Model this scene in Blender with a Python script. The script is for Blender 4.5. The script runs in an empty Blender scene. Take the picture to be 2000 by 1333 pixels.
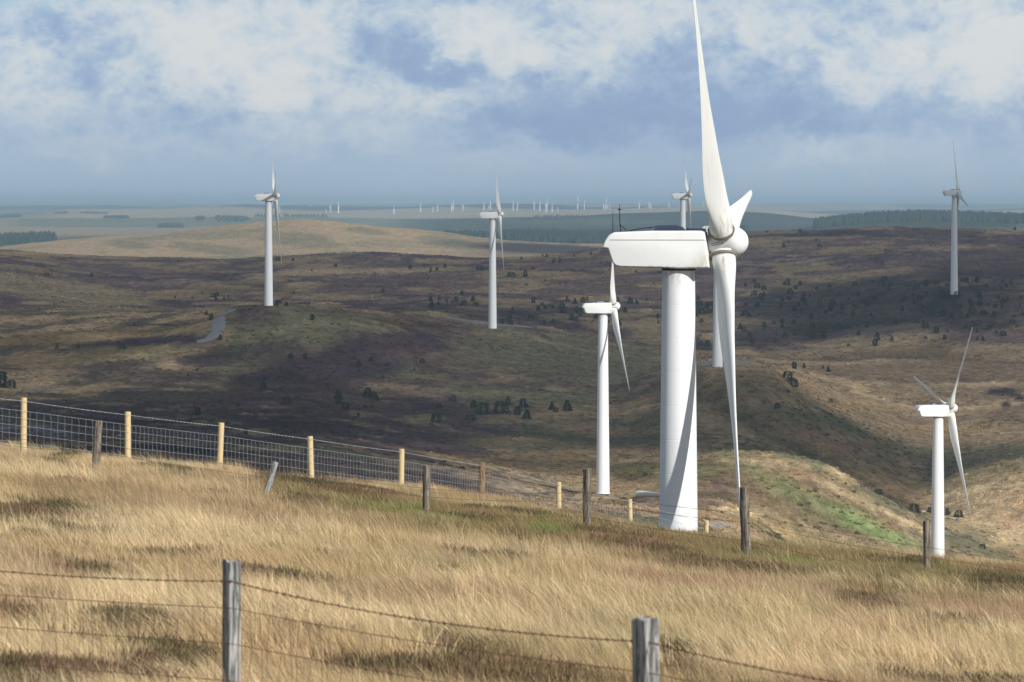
import bpy, math, random
import numpy as np
from mathutils import Vector, Matrix, Quaternion

R = math.radians
rng = np.random.default_rng(7)
random.seed(7)
sc = bpy.context.scene
COL = sc.collection

# ------------------------------------------------------------------ camera
F = 9000.0            # focal length in units of the 2000 px wide frame
HY = 400.0            # row of the level line in that frame
cd = bpy.data.cameras.new('camera')
cam = bpy.data.objects.new('camera', cd)
COL.objects.link(cam)
cd.sensor_width = 36.0
cd.lens = 36.0 * F / 2000.0
cd.clip_start = 0.5
cd.clip_end = 90000
cam.location = (0, 0, 0)
cam.rotation_euler = (R(90) - math.atan((666.5 - HY) / F), 0, 0)
cd.dof.use_dof = True
cd.dof.focus_distance = 230
cd.dof.aperture_fstop = 9.0
sc.camera = cam

# ------------------------------------------------------------------ light
SUN_AZ = 42.0         # degrees to the right of straight behind the camera
SUN_EL = 33.0
sun_dir = Vector((math.sin(R(SUN_AZ)) * math.cos(R(SUN_EL)), -math.cos(R(SUN_AZ)) * math.cos(R(SUN_EL)), math.sin(R(SUN_EL))))
sd = bpy.data.lights.new('sun', 'SUN')
sun = bpy.data.objects.new('sun', sd)
COL.objects.link(sun)
sd.energy = 4.9
sd.angle = R(0.53)
sd.color = (1.0, 0.98, 0.94)
sun.rotation_euler = sun_dir.to_track_quat('Z', 'Y').to_euler()

sc.view_settings.view_transform = 'Standard'
sc.view_settings.look = 'None'
sc.view_settings.exposure = 0.0
sc.view_settings.gamma = 1.0
sc.view_settings.use_curve_mapping = False
sc.render.engine = 'CYCLES'
sc.cycles.use_denoising = True
sc.cycles.max_bounces = 6
sc.cycles.diffuse_bounces = 2
sc.cycles.glossy_bounces = 2
sc.cycles.transmission_bounces = 2
sc.cycles.volume_bounces = 0
sc.cycles.transparent_max_bounces = 8
sc.cycles.sample_clamp_indirect = 4.0


class NT:
    """small node-tree writer"""
    def __init__(self, tree):
        self.t = tree
        tree.nodes.clear()

    def n(self, typ, **kw):
        nd = self.t.nodes.new(typ)
        for k, v in kw.items():
            setattr(nd, k, v)
        return nd

    def l(self, a, b):
        self.t.links.new(a, b)

    def put(self, sock, v):
        if hasattr(v, 'links'):
            self.l(v, sock)
        else:
            sock.default_value = v

    def math(self, op, a, b=0.0, clamp=False):
        m = self.n('ShaderNodeMath', operation=op)
        m.use_clamp = clamp
        self.put(m.inputs[0], a)
        self.put(m.inputs[1], b)
        return m.outputs[0]

    def mix(self, f, a, b, blend='MIX'):
        m = self.n('ShaderNodeMix', data_type='RGBA', blend_type=blend)
        self.put(m.inputs[0], f)
        self.put(m.inputs[6], a if hasattr(a, 'links') else (*a, 1))
        self.put(m.inputs[7], b if hasattr(b, 'links') else (*b, 1))
        return m.outputs[2]

    def ss(self, v, a, b, o0=0.0, o1=1.0):
        m = self.n('ShaderNodeMapRange', interpolation_type='SMOOTHSTEP')
        self.put(m.inputs[0], v)
        m.inputs[1].default_value = a
        m.inputs[2].default_value = b
        m.inputs[3].default_value = o0
        m.inputs[4].default_value = o1
        return m.outputs[0]

    def noise(self, vec, scale, detail=4, rough=0.55, dist=0.0):
        m = self.n('ShaderNodeTexNoise')
        if vec is not None:
            self.l(vec, m.inputs['Vector'])
        m.inputs['Scale'].default_value = scale
        m.inputs['Detail'].default_value = detail
        m.inputs['Roughness'].default_value = rough
        m.inputs['Distortion'].default_value = dist
        return m.outputs[0]

    def mapping(self, vec, scale=(1, 1, 1), loc=(0, 0, 0)):
        m = self.n('ShaderNodeMapping')
        self.l(vec, m.inputs[0])
        m.inputs[1].default_value = loc
        m.inputs[3].default_value = scale
        return m.outputs[0]


# ------------------------------------------------------------------ sky
world = bpy.data.worlds.new('World')
sc.world = world
world.use_nodes = True
W = NT(world.node_tree)
tc = W.n('ShaderNodeTexCoord').outputs['Generated']
sky = W.n('ShaderNodeTexSky', sky_type='NISHITA')
sky.sun_disc = False
sky.sun_elevation = R(SUN_EL)
sky.sun_rotation = R(180 - SUN_AZ)
sky.air_density = 1.0
sky.dust_density = 1.0
sep = W.n('ShaderNodeSeparateXYZ')
W.l(tc, sep.inputs[0])
sx, sy, sz = sep.outputs
az = W.math('ARCTAN2', sx, sy)
el = W.math('ARCSINE', sz)
# direction in hundredths of a degree-like units (frame pixels / 9000), bent by noise so cloud edges are ragged
dirn = W.n('ShaderNodeCombineXYZ')
W.l(sx, dirn.inputs[0]); W.l(sy, dirn.inputs[1]); W.l(W.math('MULTIPLY', sz, 1.5), dirn.inputs[2])
nv = dirn.outputs[0]
w1 = W.n('ShaderNodeTexNoise'); W.l(nv, w1.inputs['Vector'])
w1.inputs['Scale'].default_value = 75; w1.inputs['Detail'].default_value = 9; w1.inputs['Roughness'].default_value = .62
ws = W.n('ShaderNodeSeparateColor'); W.l(w1.outputs['Color'], ws.inputs[0])
bx_ = W.math('ADD', az, W.math('MULTIPLY', W.math('SUBTRACT', ws.outputs[0], .5), .028))
bz_ = W.math('ADD', el, W.math('MULTIPLY', W.math('SUBTRACT', ws.outputs[1], .5), .022))
# cloud banks: (x, y, half width, half height, brightness) measured in the photograph, y = row
BANKS = [(60, 140, 120, 75, .55), (210, 215, 90, 50, .30), (345, 70, 120, 80, .5), (470, 100, 170, 80, .62),
         (545, 185, 60, 55, .75), (420, 175, 110, 45, .4), (640, 95, 60, 50, .75), (820, 205, 170, 50, .55), (640, 200, 110, 50, .30),
         (900, 70, 85, 45, .75), (985, 105, 70, 45, .6), (1060, 95, 45, 35, .55), (1160, 110, 35, 25, .6), (1235, 40, 90, 55, .55),
         (1445, 70, 55, 40, .65), (1575, 85, 90, 38, .6), (1680, 150, 90, 50, .6), (1795, 120, 70, 45, .75),
         (1930, 75, 110, 85, 1.15), (1960, 160, 80, 40, .6), (1575, 300, 70, 28, .35), (1660, 285, 90, 30, .22), (1000, 300, 150, 25, .15), (210, 280, 170, 22, .22), (600, 270, 250, 22, .18),
         (1830, 290, 90, 40, .2), (60, 15, 70, 30, .15), (1500, 20, 400, 25, .2), (760, 25, 250, 25, .25),
         (735, 95, 85, 50, -.75), (850, 135, 75, 35, -.7), (1050, 220, 150, 45, -.5), (1260, 190, 150, 70, -.45), (1500, 225, 220, 40, -.55),
         (1180, 250, 240, 30, -.35), (110, 65, 100, 24, -.45), (215, 110, 50, 40, -.35), (600, 130, 30, 60, -.35), (320, 215, 130, 40, -.2),
         (1560, 150, 70, 60, -.3), (1350, 100, 60, 60, -.3), (1720, 60, 60, 60, -.25), (950, 250, 100, 30, -.2), (290, 130, 25, 50, -.3)]
tot = None
for (px, py, rx, ry, am) in BANKS:
    dx = W.math('MULTIPLY', W.math('SUBTRACT', bx_, (px - 1000) / F), F / rx)
    dz = W.math('MULTIPLY', W.math('SUBTRACT', bz_, (HY - py) / F), F / ry)
    r2 = W.math('ADD', W.math('MULTIPLY', dx, dx), W.math('MULTIPLY', dz, dz))
    g = W.math('MULTIPLY', W.math('POWER', 2.718, W.math('MULTIPLY', W.math('POWER', r2, 1.25), -.75)), am)
    tot = g if tot is None else W.math('ADD', tot, g)
tot = W.math('MULTIPLY', tot, .80)
# wisps everywhere, the same over the whole dome
big = W.noise(nv, 30, 6, .6, .4)
fine = W.noise(nv, 120, 8, .62, .3)
wisp = W.math('ADD', W.math('MULTIPLY', W.math('SUBTRACT', big, .5), .9), W.math('MULTIPLY', W.math('SUBTRACT', fine, .5), .9))
lowfade = W.ss(el, .004, .028)
bil = W.math('ABSOLUTE', W.math('SUBTRACT', W.noise(nv, 85, 7, .6, .2), .5))
bil2 = W.math('ABSOLUTE', W.math('SUBTRACT', W.noise(nv, 200, 5, .6, .1), .5))
wisp = W.math('ADD', wisp, W.math('ADD', W.math('MULTIPLY', W.math('SUBTRACT', bil, .09), -3.0), W.math('MULTIPLY', W.math('SUBTRACT', bil2, .09), -1.0)))
wisp = W.math('MULTIPLY', wisp, lowfade)
val = W.math('ADD', W.math('ADD', tot, wisp), W.math('ADD', W.ss(el, 0.0, .020, .46, .18), W.math('MULTIPLY', W.ss(el, .005, .05), .16)))
# cloud tones (radiance before the 0.1 strength)
ramp = W.n('ShaderNodeValToRGB')
W.l(W.ss(val, -1.0, 1.6, 0, 1), ramp.inputs[0])
W.t.nodes[-1].interpolation_type = 'LINEAR' if False else 'SMOOTHSTEP'
cr = ramp.color_ramp
cr.interpolation = 'B_SPLINE'
cr.elements[0].position = 0.0; cr.elements[0].color = (2.9/8, 3.95/8, 6.1/8, 1)
cr.elements[1].position = 1.0; cr.elements[1].color = (7.6/8, 7.75/8, 7.8/8, 1)
for p, c in [(.25, (3.2, 4.35, 6.35)), (.4, (3.6, 4.85, 6.75)), (.56, (4.45, 5.6, 7.1)), (.76, (5.9, 6.75, 7.5))]:
    e = cr.elements.new(p); e.color = (c[0] / 8, c[1] / 8, c[2] / 8, 1)
vm8 = W.n('ShaderNodeVectorMath', operation='SCALE'); W.l(ramp.outputs[0], vm8.inputs[0]); vm8.inputs['Scale'].default_value = 8.0
cloudc = vm8.outputs[0]
# clear sky shows through a little, most in gaps (upper left corner of the view) and overhead
gap = W.math('MULTIPLY', W.ss(W.noise(nv, 7, 4), .42, .55), W.ss(el, .06, .25))
gapc = W.math('POWER', 2.718, W.math('MULTIPLY', W.math('ADD',
        W.math('POWER', W.math('MULTIPLY', W.math('SUBTRACT', bx_, (0 - 1000) / F), F / 120), 2),
        W.math('POWER', W.math('MULTIPLY', W.math('SUBTRACT', bz_, (HY + 10) / F), F / 28), 2)), -1))
gap = W.math('MULTIPLY', gap, .85)
vms = W.n('ShaderNodeVectorMath', operation='SCALE'); W.l(sky.outputs[0], vms.inputs[0]); vms.inputs['Scale'].default_value = .5
skyc = W.mix(.04, cloudc, vms.outputs[0])
skyc = W.mix(gap, skyc, vms.outputs[0])
skyc = W.mix(W.math('MULTIPLY', gapc, .6, True), skyc, (3.3, 5.6, 7.4))
bg = W.n('ShaderNodeBackground')
W.l(skyc, bg.inputs[0])
bg.inputs[1].default_value = 0.1
wo = W.n('ShaderNodeOutputWorld')
W.l(bg.outputs[0], wo.inputs[0])


# ------------------------------------------------------------------ noise helpers (numpy)
def _hash(ix, iy, s):
    h = (ix.astype(np.int64) * 374761393 + iy.astype(np.int64) * 668265263 + s * 1442695041) & 0xffffffff
    h = ((h ^ (h >> 13)) * 1274126177) & 0xffffffff
    h = h ^ (h >> 16)
    return (h & 0xffffff) / float(0xffffff)


def vnoise(x, y, s=0):
    ix = np.floor(x); iy = np.floor(y)
    fx = x - ix; fy = y - iy
    fx = fx * fx * fx * (fx * (fx * 6 - 15) + 10); fy = fy * fy * fy * (fy * (fy * 6 - 15) + 10)
    a = _hash(ix, iy, s); b = _hash(ix + 1, iy, s); c = _hash(ix, iy + 1, s); d = _hash(ix + 1, iy + 1, s)
    return (a * (1 - fx) + b * fx) * (1 - fy) + (c * (1 - fx) + d * fx) * fy


def fbm(x, y, s=0, o=4, g=.5):
    t = 0; a = 1; n = 0
    ca, sa = math.cos(.6), math.sin(.6)
    for k in range(o):
        t = t + a * vnoise(x, y, s + k * 17)
        n += a; a *= g
        x, y = (x * ca - y * sa) * 2.03 + 5.3, (x * sa + y * ca) * 2.03 - 2.1
    return t / n


def sstep(a, b, x):
    t = np.clip((x - a) / (b - a), 0, 1)
    return t * t * (3 - 2 * t)


def gs(x, c, w):
    return np.exp(-((x - c) / w) ** 2)


# ------------------------------------------------------------------ lie of the land
# Survey of the view: for each bearing U (column of the frame), the distance of a line on the ground and its height.
U = [-600, 0, 150, 300, 450, 600, 750, 900, 1050, 1200, 1300, 1400, 1500, 1600, 1700, 1800, 1900, 2000, 2600]
def zz(y, d):
    return -(y - HY) / F * d
LAY = []
def fd(d):
    d = np.asarray(d, float)
    return np.where(d > 5200, 5200 + (d - 5200) * .62, d)
def lay(dist, rows=None, z=None):
    """dist / rows / z: a number or {U: value}, linear between"""
    def ex(v):
        if isinstance(v, dict):
            k = sorted(v); return np.interp(U, k, [v[i] for i in k])
        return np.full(len(U), float(v))
    dd = fd(ex(dist))
    LAY.append((dd, ex(z) if rows is None else zz(ex(rows), dd)))
lay(1.0, z=-1.65)
lay(10, z={0: -2.15, 2000: -2.3})
lay(22, z={0: -2.95, 450: -3.02, 1262: -3.22, 2000: -3.5})
lay(31, z={0: -3.45, 450: -3.62, 1262: -3.88, 2000: -4.15})
lay(60, z={0: -4.35, 450: -4.72, 1000: -5.05, 1500: -5.35, 2000: -5.6})
lay(90, z={0: -5.3, 300: -5.5, 600: -5.88, 900: -6.2, 1200: -6.55, 1400: -6.85, 1600: -7.05, 1800: -7.2, 2000: -7.35})
lay({0: 104, 300: 107, 600: 111, 900: 115, 1200: 117, 1400: 114, 1600: 108, 1800: 104, 2000: 102},
    {0: 893, 300: 928, 600: 960, 900: 984, 1200: 1038, 1400: 1076, 1600: 1098, 1800: 1116, 2000: 1132})
lay(138, z={0: -8.8, 1200: -10.1, 1400: -10.7, 2000: -11.6})
lay(182, z={0: -24, 1325: -27.0, 2000: -30})
lay(330, z={0: -27, 900: -28.5, 1400: -29.5, 2000: -37})
lay(430, {0: 925, 300: 945, 600: 970, 900: 990, 1200: 1035, 1400: 1065, 1600: 1090, 1800: 1180, 2000: 1200})
lay(545, {0: 890, 300: 890, 600: 905, 900: 945, 1050: 975, 1200: 988, 1300: 995, 1400: 1010, 1500: 1065, 1600: 1112, 1700: 1132, 1800: 1160, 2000: 1200})
lay(598, {0: 875, 300: 875, 600: 888, 900: 943, 1050: 966, 1200: 976, 1300: 965, 1400: 960, 1500: 1020, 1600: 1080, 1700: 1100, 1800: 1135, 1900: 1150, 2000: 1165})
lay(625, {0: 862, 300: 862, 600: 875, 900: 935, 1050: 955, 1180: 966, 1300: 930, 1400: 915, 1500: 930, 1600: 975, 1700: 1015, 1800: 1058, 1900: 1090, 2000: 1115})
lay(650, {0: 852, 300: 855, 600: 865, 900: 917, 1050: 938, 1200: 945, 1300: 905, 1400: 884, 1530: 890, 1600: 905, 1700: 962, 1800: 1017, 1900: 1060, 2000: 1094})
lay(690, {0: 835, 300: 835, 600: 845, 900: 888, 1050: 897, 1200: 900, 1300: 896, 1400: 908, 1500: 915, 1600: 940, 1700: 988, 1800: 1035, 1900: 1075, 2000: 1100})
lay(760, {0: 800, 300: 800, 600: 805, 900: 845, 1200: 862, 1400: 842, 1500: 862, 1600: 895, 1700: 935, 1800: 975, 1900: 928, 2000: 903, 2600: 880})
lay(818, {0: 765, 300: 765, 600: 770, 900: 795, 1200: 800, 1300: 765, 1400: 717, 1500: 720, 1550: 750, 1600: 785, 1700: 840, 1800: 885, 1900: 880, 2000: 868})
lay(880, {0: 712, 300: 708, 600: 705, 900: 742, 1200: 752, 1300: 725, 1400: 698, 1500: 712, 1600: 758, 1700: 790, 1800: 815, 1900: 815, 2000: 805})
lay(945, {0: 668, 150: 655, 300: 650, 400: 640, 470: 605, 525: 597, 600: 600, 750: 625, 900: 690, 1050: 705, 1200: 712, 1300: 708, 1400: 694, 1500: 707, 1600: 730, 1700: 745, 1800: 752, 2000: 745})
lay(1005, {0: 638, 150: 628, 300: 618, 400: 606, 470: 603, 525: 603, 600: 599, 700: 600, 800: 610, 880: 628, 962: 642, 1050: 655, 1200: 678, 1300: 688, 1400: 690, 1500: 702, 1600: 706, 1800: 706, 2000: 700})
lay(1060, {0: 605, 150: 600, 300: 602, 400: 608, 600: 607, 700: 608, 800: 613, 880: 622, 962: 634, 1050: 646, 1200: 664, 1300: 670, 1400: 672, 1600: 674, 1800: 655, 2000: 650})
lay(1140, {0: 572, 150: 590, 300: 600, 600: 598, 800: 596, 1000: 605, 1200: 622, 1400: 622, 1600: 618, 1750: 590, 1862: 576, 2000: 575})
lay(1270, {0: 545, 150: 568, 300: 575, 600: 575, 900: 572, 1200: 580, 1400: 575, 1600: 565, 1800: 545, 2000: 540})
lay(1480, {0: 508, 150: 530, 300: 540, 600: 532, 900: 530, 1200: 520, 1400: 505, 1600: 498, 1800: 490, 2000: 492})
lay(1720, {0: 487, 60: 489, 150: 499, 230: 500, 300: 503, 400: 510, 520: 502, 640: 492, 750: 493, 850: 500, 1000: 505, 1080: 500, 1180: 485, 1300: 468, 1440: 452, 1500: 450, 1600: 450, 1700: 443, 1800: 443, 1900: 447, 2000: 452, 2600: 470})
lay(2050, {0: 512, 1000: 524, 1200: 515, 1440: 490, 2000: 490})
lay(2550, {0: 498, 60: 500, 300: 502, 600: 495, 1000: 505, 1100: 500, 1200: 492, 1440: 480, 2000: 480})
lay(3050, {-600: 500, 0: 484, 60: 482, 130: 468, 230: 465, 330: 456, 420: 444, 500: 433, 560: 427, 620: 428, 700: 436, 800: 452, 900: 461, 1000: 470, 1080: 475, 1180: 480, 1400: 485, 2000: 485})
lay(3300, {0: 492, 300: 466, 560: 440, 620: 441, 800: 462, 900: 468, 1000: 474, 1090: 474, 1180: 478, 1400: 478, 2000: 480})
lay(3700, {0: 494, 600: 470, 1000: 481, 1200: 485, 2000: 480})
lay(4500, {0: 474, 200: 466, 400: 462, 600: 466, 850: 470, 1000: 466, 1200: 470, 1440: 462, 1560: 447, 1640: 434, 1720: 427, 1820: 425, 1920: 429, 2000: 432, 2300: 440})
lay(5200, {0: 462, 300: 457, 600: 462, 900: 467, 1200: 466, 1440: 465, 1600: 452, 2000: 450})
lay(7000, {0: 442, 300: 440, 600: 440, 750: 438, 900: 426, 1050: 424, 1200: 418, 1300: 417, 1400: 416, 1500: 419, 1600: 432, 2000: 432})
lay(8300, {0: 434, 300: 430, 600: 433, 900: 432, 1200: 426, 1400: 421, 1600: 436, 2000: 436})
lay(11000, {0: 424, 150: 418, 300: 421, 600: 422, 750: 424, 900: 419, 1200: 416, 1400: 414, 1500: 417, 1600: 426, 2000: 424})
lay(13000, {0: 417, 150: 412, 300: 414, 430: 412, 600: 412, 900: 411, 1100: 409, 1200: 410, 1400: 408, 1600: 418, 2000: 417})
lay(16000, {0: 412, 300: 411, 450: 405, 600: 404, 900: 403, 1040: 404, 1120: 409, 1260: 408, 1300: 403, 1350: 404, 1400: 408, 1600: 412, 1800: 408, 2000: 404})
lay(21000, {0: 406, 600: 406, 1100: 405, 1500: 405, 2000: 406})
lay(30000, rows=402)
LD = np.array([l[0] for l in LAY]); LZ = np.array([l[1] for l in LAY])     # (layers, U)

# columns of the ground sheet: dense over the view, coarse all round
fineu = np.arange(-300, 2301, 6.5)
az_f = (fineu - 1000) / F
leftz = np.linspace(-math.pi, az_f[0], 46)[:-1]
rightz = np.linspace(az_f[-1], math.pi, 46)[1:]
AZ = np.concatenate([-np.pi + (leftz + np.pi) ** 1.0, az_f, rightz])
UU = np.clip(1000 + AZ * F, -600, 2600)
def smooth_u(rowv):
    uf = np.arange(-600, 2601, 10.0)
    v = np.interp(uf, U, rowv)
    k = np.exp(-(np.arange(-6, 7) / 3.0) ** 2); k /= k.sum()
    v = np.convolve(np.pad(v, 6, mode='edge'), k, mode='valid')
    return uf, v
cD = np.array([np.interp(UU, *smooth_u(r)) for r in LD])
cZ = np.array([np.interp(UU, *smooth_u(r)) for r in LZ])
# rings
rings = np.concatenate([np.geomspace(1.2, 24, 26)[:-1], np.geomspace(24, 140, 150)[:-1], np.geomspace(140, 520, 50)[:-1],
                        np.geomspace(520, 3400, 300)[:-1], np.geomspace(3400, 30000, 110)])
NR, NC = len(rings), len(AZ)
lr = np.log(rings)


def pchip(x, y, xq):
    h = np.diff(x); dl = np.diff(y) / h
    m = np.zeros_like(y)
    w1_ = 2 * h[1:] + h[:-1]; w2_ = h[1:] + 2 * h[:-1]
    ok = dl[1:] * dl[:-1] > 0
    with np.errstate(divide='ignore', invalid='ignore'):
        mm = (w1_ + w2_) / (w1_ / dl[:-1] + w2_ / dl[1:])
    m[1:-1] = np.where(ok, mm, 0)
    m[0] = dl[0]; m[-1] = dl[-1]
    k = np.clip(np.searchsorted(x, xq) - 1, 0, len(h) - 1)
    t = (xq - x[k]) / h[k]
    return ((1 + 2 * t) * (1 - t) ** 2 * y[k] + t * (1 - t) ** 2 * h[k] * m[k]
            + t * t * (3 - 2 * t) * y[k + 1] + t * t * (t - 1) * h[k] * m[k + 1])


Zg = np.zeros((NR, NC))
cache = {}
for c in range(NC):
    key = round(float(UU[c]), 3)
    if key not in cache:
        cache[key] = pchip(np.log(cD[:, c]), cZ[:, c], lr)
    Zg[:, c] = cache[key]
XX = rings[:, None] * np.sin(AZ)[None, :]
YY = rings[:, None] * np.cos(AZ)[None, :]
DD = np.repeat(rings[:, None], NC, 1)
UG = np.repeat(UU[None, :], NR, 0)
# small relief: tussocks close by, hummocks and folds further off
near = sstep(2, 8, DD) * (1 - sstep(118, 150, DD))
Zg += near * ((fbm(XX / 1.7, YY / 1.7, 3, 3) - .5) * .22 + (fbm(XX / 7, YY / 7, 9, 2) - .5) * .35)
mid = sstep(380, 600, DD) * (1 - sstep(3000, 3600, DD))
folds = (fbm(XX / 55, YY / 110, 21, 4) - .5) * 3.0 + (fbm(XX / 16, YY / 30, 41, 3) - .5) * 1.0
gulz = sstep(.86, .98, 1 - np.abs(2 * fbm(XX / 75, YY / 130, 501, 3, .45) - 1))
Zg -= mid * gulz * .8
Zg += mid * folds * (.55 + .45 * sstep(600, 1200, DD)) * (1 - .7 * gs(DD, 1720, 60))
far = sstep(4300, 6000, DD)
Zg += far * (fbm(XX / 420, YY / 700, 77, 4) - .5) * 17 * (DD / 9000)
Zg += sstep(9000, 11000, DD) * (fbm(XX / 160, YY / 1500, 78, 3) - .45) * 9
# level pads under the machines (photograph: gravel hardstandings)
def flat(u, d, r, z):
    global Zg
    x0, y0 = d * math.sin((u - 1000) / F), d * math.cos((u - 1000) / F)
    q = 1 - sstep(r * .6, r * 1.6, np.hypot(XX - x0, (YY - y0) * .8))
    Zg = Zg * (1 - q) + z * q
TB = []   # filled below with turbine bases (u, d, row of foot)
for (u, d, row, r) in [(1403, 818, 717, 9), (525, 941, 597, 8), (964, 1003, 642, 9), (1862, 1140, 575, 9), (1180, 625, 966, 7)]:
    flat(u, d, r, zz(row, d))


def ground(u, d):
    """height of the sheet at bearing column u, distance d"""
    azq = (np.asarray(u, float) - 1000) / F
    ci = np.clip(np.interp(azq, AZ, np.arange(NC)), 0, NC - 1.001)
    ri = np.clip(np.interp(np.log(np.asarray(d, float)), lr, np.arange(NR)), 0, NR - 1.001)
    c0 = ci.astype(int); r0 = ri.astype(int); fc = ci - c0; fr = ri - r0
    return ((Zg[r0, c0] * (1 - fc) + Zg[r0, c0 + 1] * fc) * (1 - fr) + (Zg[r0 + 1, c0] * (1 - fc) + Zg[r0 + 1, c0 + 1] * fc) * fr)


def pos(u, d, z=None):
    a = (u - 1000) / F
    return Vector((d * math.sin(a), d * math.cos(a), float(ground(u, d)) if z is None else z))


def hit(u, row, dmin=300):
    """distance at which the ground seen at (u, row) lies, first crossing beyond dmin"""
    d = rings[rings > dmin]
    y = HY - ground(np.full(len(d), u), d) / d * F
    k = np.nonzero(y <= row)[0]
    if len(k) == 0:
        return None
    k = k[0]
    if k == 0:
        return float(d[0])
    t = (y[k - 1] - row) / max(1e-6, y[k - 1] - y[k])
    return float(d[k - 1] + (d[k] - d[k - 1]) * t)


ROW = HY - Zg / DD * F

# ------------------------------------------------------------------ ground colours (what grows where, with some sun and shade painted in)
STRAW = np.array([.36, .27, .155]); TAN = np.array([.30, .215, .125]); OCHRE = np.array([.27, .19, .095])
HEATH = np.array([.068, .045, .052]); BROWN = np.array([.12, .08, .068]); GREEN = np.array([.10, .115, .045])
BRIGHT = np.array([.21, .265, .10]); DULLG = np.array([.108, .103, .062]); RUST = np.array([.20, .11, .065])
GREY = np.array([.30, .29, .27]); FOREST = np.array([.035, .05, .028]); FIELD = np.array([.09, .13, .075])
TRUE_DD = DD
DD = np.where(DD > 5200, 5200 + (DD - 5200) / .62, DD)
Cg = np.zeros((NR, NC, 3)); Cg[:] = TAN
def paint(mask, col, amt=1.0):
    m = np.clip(mask * amt, 0, 1)[..., None]
    Cg[:] = Cg * (1 - m) + col * m
def ell(u, row, ru, rr, ang=0.0, warp=.35):
    du = (UG - u); dr = (ROW - row)
    ca, sa = math.cos(ang), math.sin(ang)
    a = (du * ca + dr * sa) / ru; b = (-du * sa + dr * ca) / rr
    q = np.hypot(a, b) + (n_mid - .5) * 2 * warp
    return 1 - sstep(.7, 1.15, q)
n_big = fbm(XX / 120, YY / 160, 51, 4)
n_mid = fbm(XX / 30, YY / 42, 61, 5, .6)
n_sml = fbm(XX / 8, YY / 13, 71, 4, .6)
pn = .5 * n_mid + .5 * n_sml
# near hill
nearm = (DD < 160)
paint(nearm * 1.0, np.array([.30, .225, .13]))
paint(nearm * sstep(.5, .62, fbm(XX / 2.2, YY / 4, 81, 4)), BROWN, .35)
# middle ground beyond the first rise
m0 = (DD >= 160) & (DD < 900)
paint(m0 * 1.0, DULLG * .6 + BROWN * .4)
leftm = m0 * (1 - sstep(900, 1150, UG + (n_mid - .5) * 200))
paint(leftm, HEATH * .55 + BROWN * .45)
paint(leftm * sstep(.49, .54, pn), DULLG)
paint(leftm * sstep(.56, .66, n_sml), TAN, .45)
paint(leftm * sstep(.52, .55, n_mid) * sstep(.48, .54, n_big), HEATH * .75)
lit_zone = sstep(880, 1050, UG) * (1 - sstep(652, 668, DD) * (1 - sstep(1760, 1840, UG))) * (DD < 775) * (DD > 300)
rightm = m0 * sstep(900, 1150, UG + (n_mid - .5) * 200)
paint(rightm, OCHRE * .62 + DULLG * .38)
paint(rightm * sstep(.48, .6, n_mid), TAN, .8)
paint(rightm * sstep(.56, .62, n_sml), RUST, .45)
paint(rightm * sstep(.56, .66, fbm(XX / 20, YY / 34, 91, 4)), DULLG, .8)
# the hill that carries the two grey machines
m1 = (DD >= 820) & (DD < 1075)
hillM = m1 * (1 - sstep(1250, 1420, UG)) * sstep(380, 470, UG)
paint(hillM, DULLG * .85 + TAN * .15)
paint(hillM * sstep(.52, .56, n_mid), BROWN * .8 + DULLG * .1)
paint(hillM * sstep(.55, .63, pn), TAN * .8, .6)
paint(hillM * ell(640, 720, 260, 45, -.25, .9), HEATH)
paint(m1 * sstep(1250, 1420, UG), OCHRE * .5 + BROWN * .5)
paint(m1 * sstep(1250, 1420, UG) * sstep(.52, .6, n_mid), TAN, .6)
# pale grass on the left
leftp = ((DD >= 780) & (DD < 1120)) * (1 - sstep(330, 430, UG))
paint(leftp, BROWN * .5 + DULLG * .5)
paint(leftp * sstep(.45, .58, pn), TAN)
paint(ell(150, 655, 260, 14, -.06, .5), OCHRE)
paint(ell(250, 690, 160, 16, -.05, .6), TAN * .7 + GREEN * .3)
paint(ell(300, 665, 140, 9, -.05, .4), HEATH)
# heather plateau
DW = DD + (n_mid - .5) * 150 + (n_big - .5) * 90
m2 = sstep(1060, 1085, DW) * (DD < 2300)
paint(m2 * 1.0, BROWN * .8 + HEATH * .2)
paint(m2 * sstep(.5, .54, fbm(XX / 90, YY / 120, 101, 6, .65)), HEATH, .9)
paint(m2 * sstep(.54, .58, fbm(XX / 22, YY / 50, 111, 5, .62)), OCHRE * .8 + DULLG * .3, .6)
paint(m2 * sstep(.56, .66, n_sml), TAN * .8, .35)
paint(ell(110, 570, 180, 30, .12, .5) * (DD > 1000), DULLG * .5 + TAN * .5, .8)
paint(ell(700, 530, 260, 5, -.03, .5), TAN, .7)
paint(ell(1640, 540, 190, 9, -.10, .6), TAN * .8, .6)
paint(ell(1540, 655, 130, 14, -.05, .7), HEATH * .8, .9)
paint(ell(1740, 600, 300, 55, -.02, .6) * (DD > 1060), HEATH * .75 + FOREST * .25, .75)
paint(ell(1950, 515, 170, 30, .0, .6), HEATH * .8, .8)
paint(ell(60, 495, 160, 4, .03, .4), OCHRE, .7)
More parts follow.
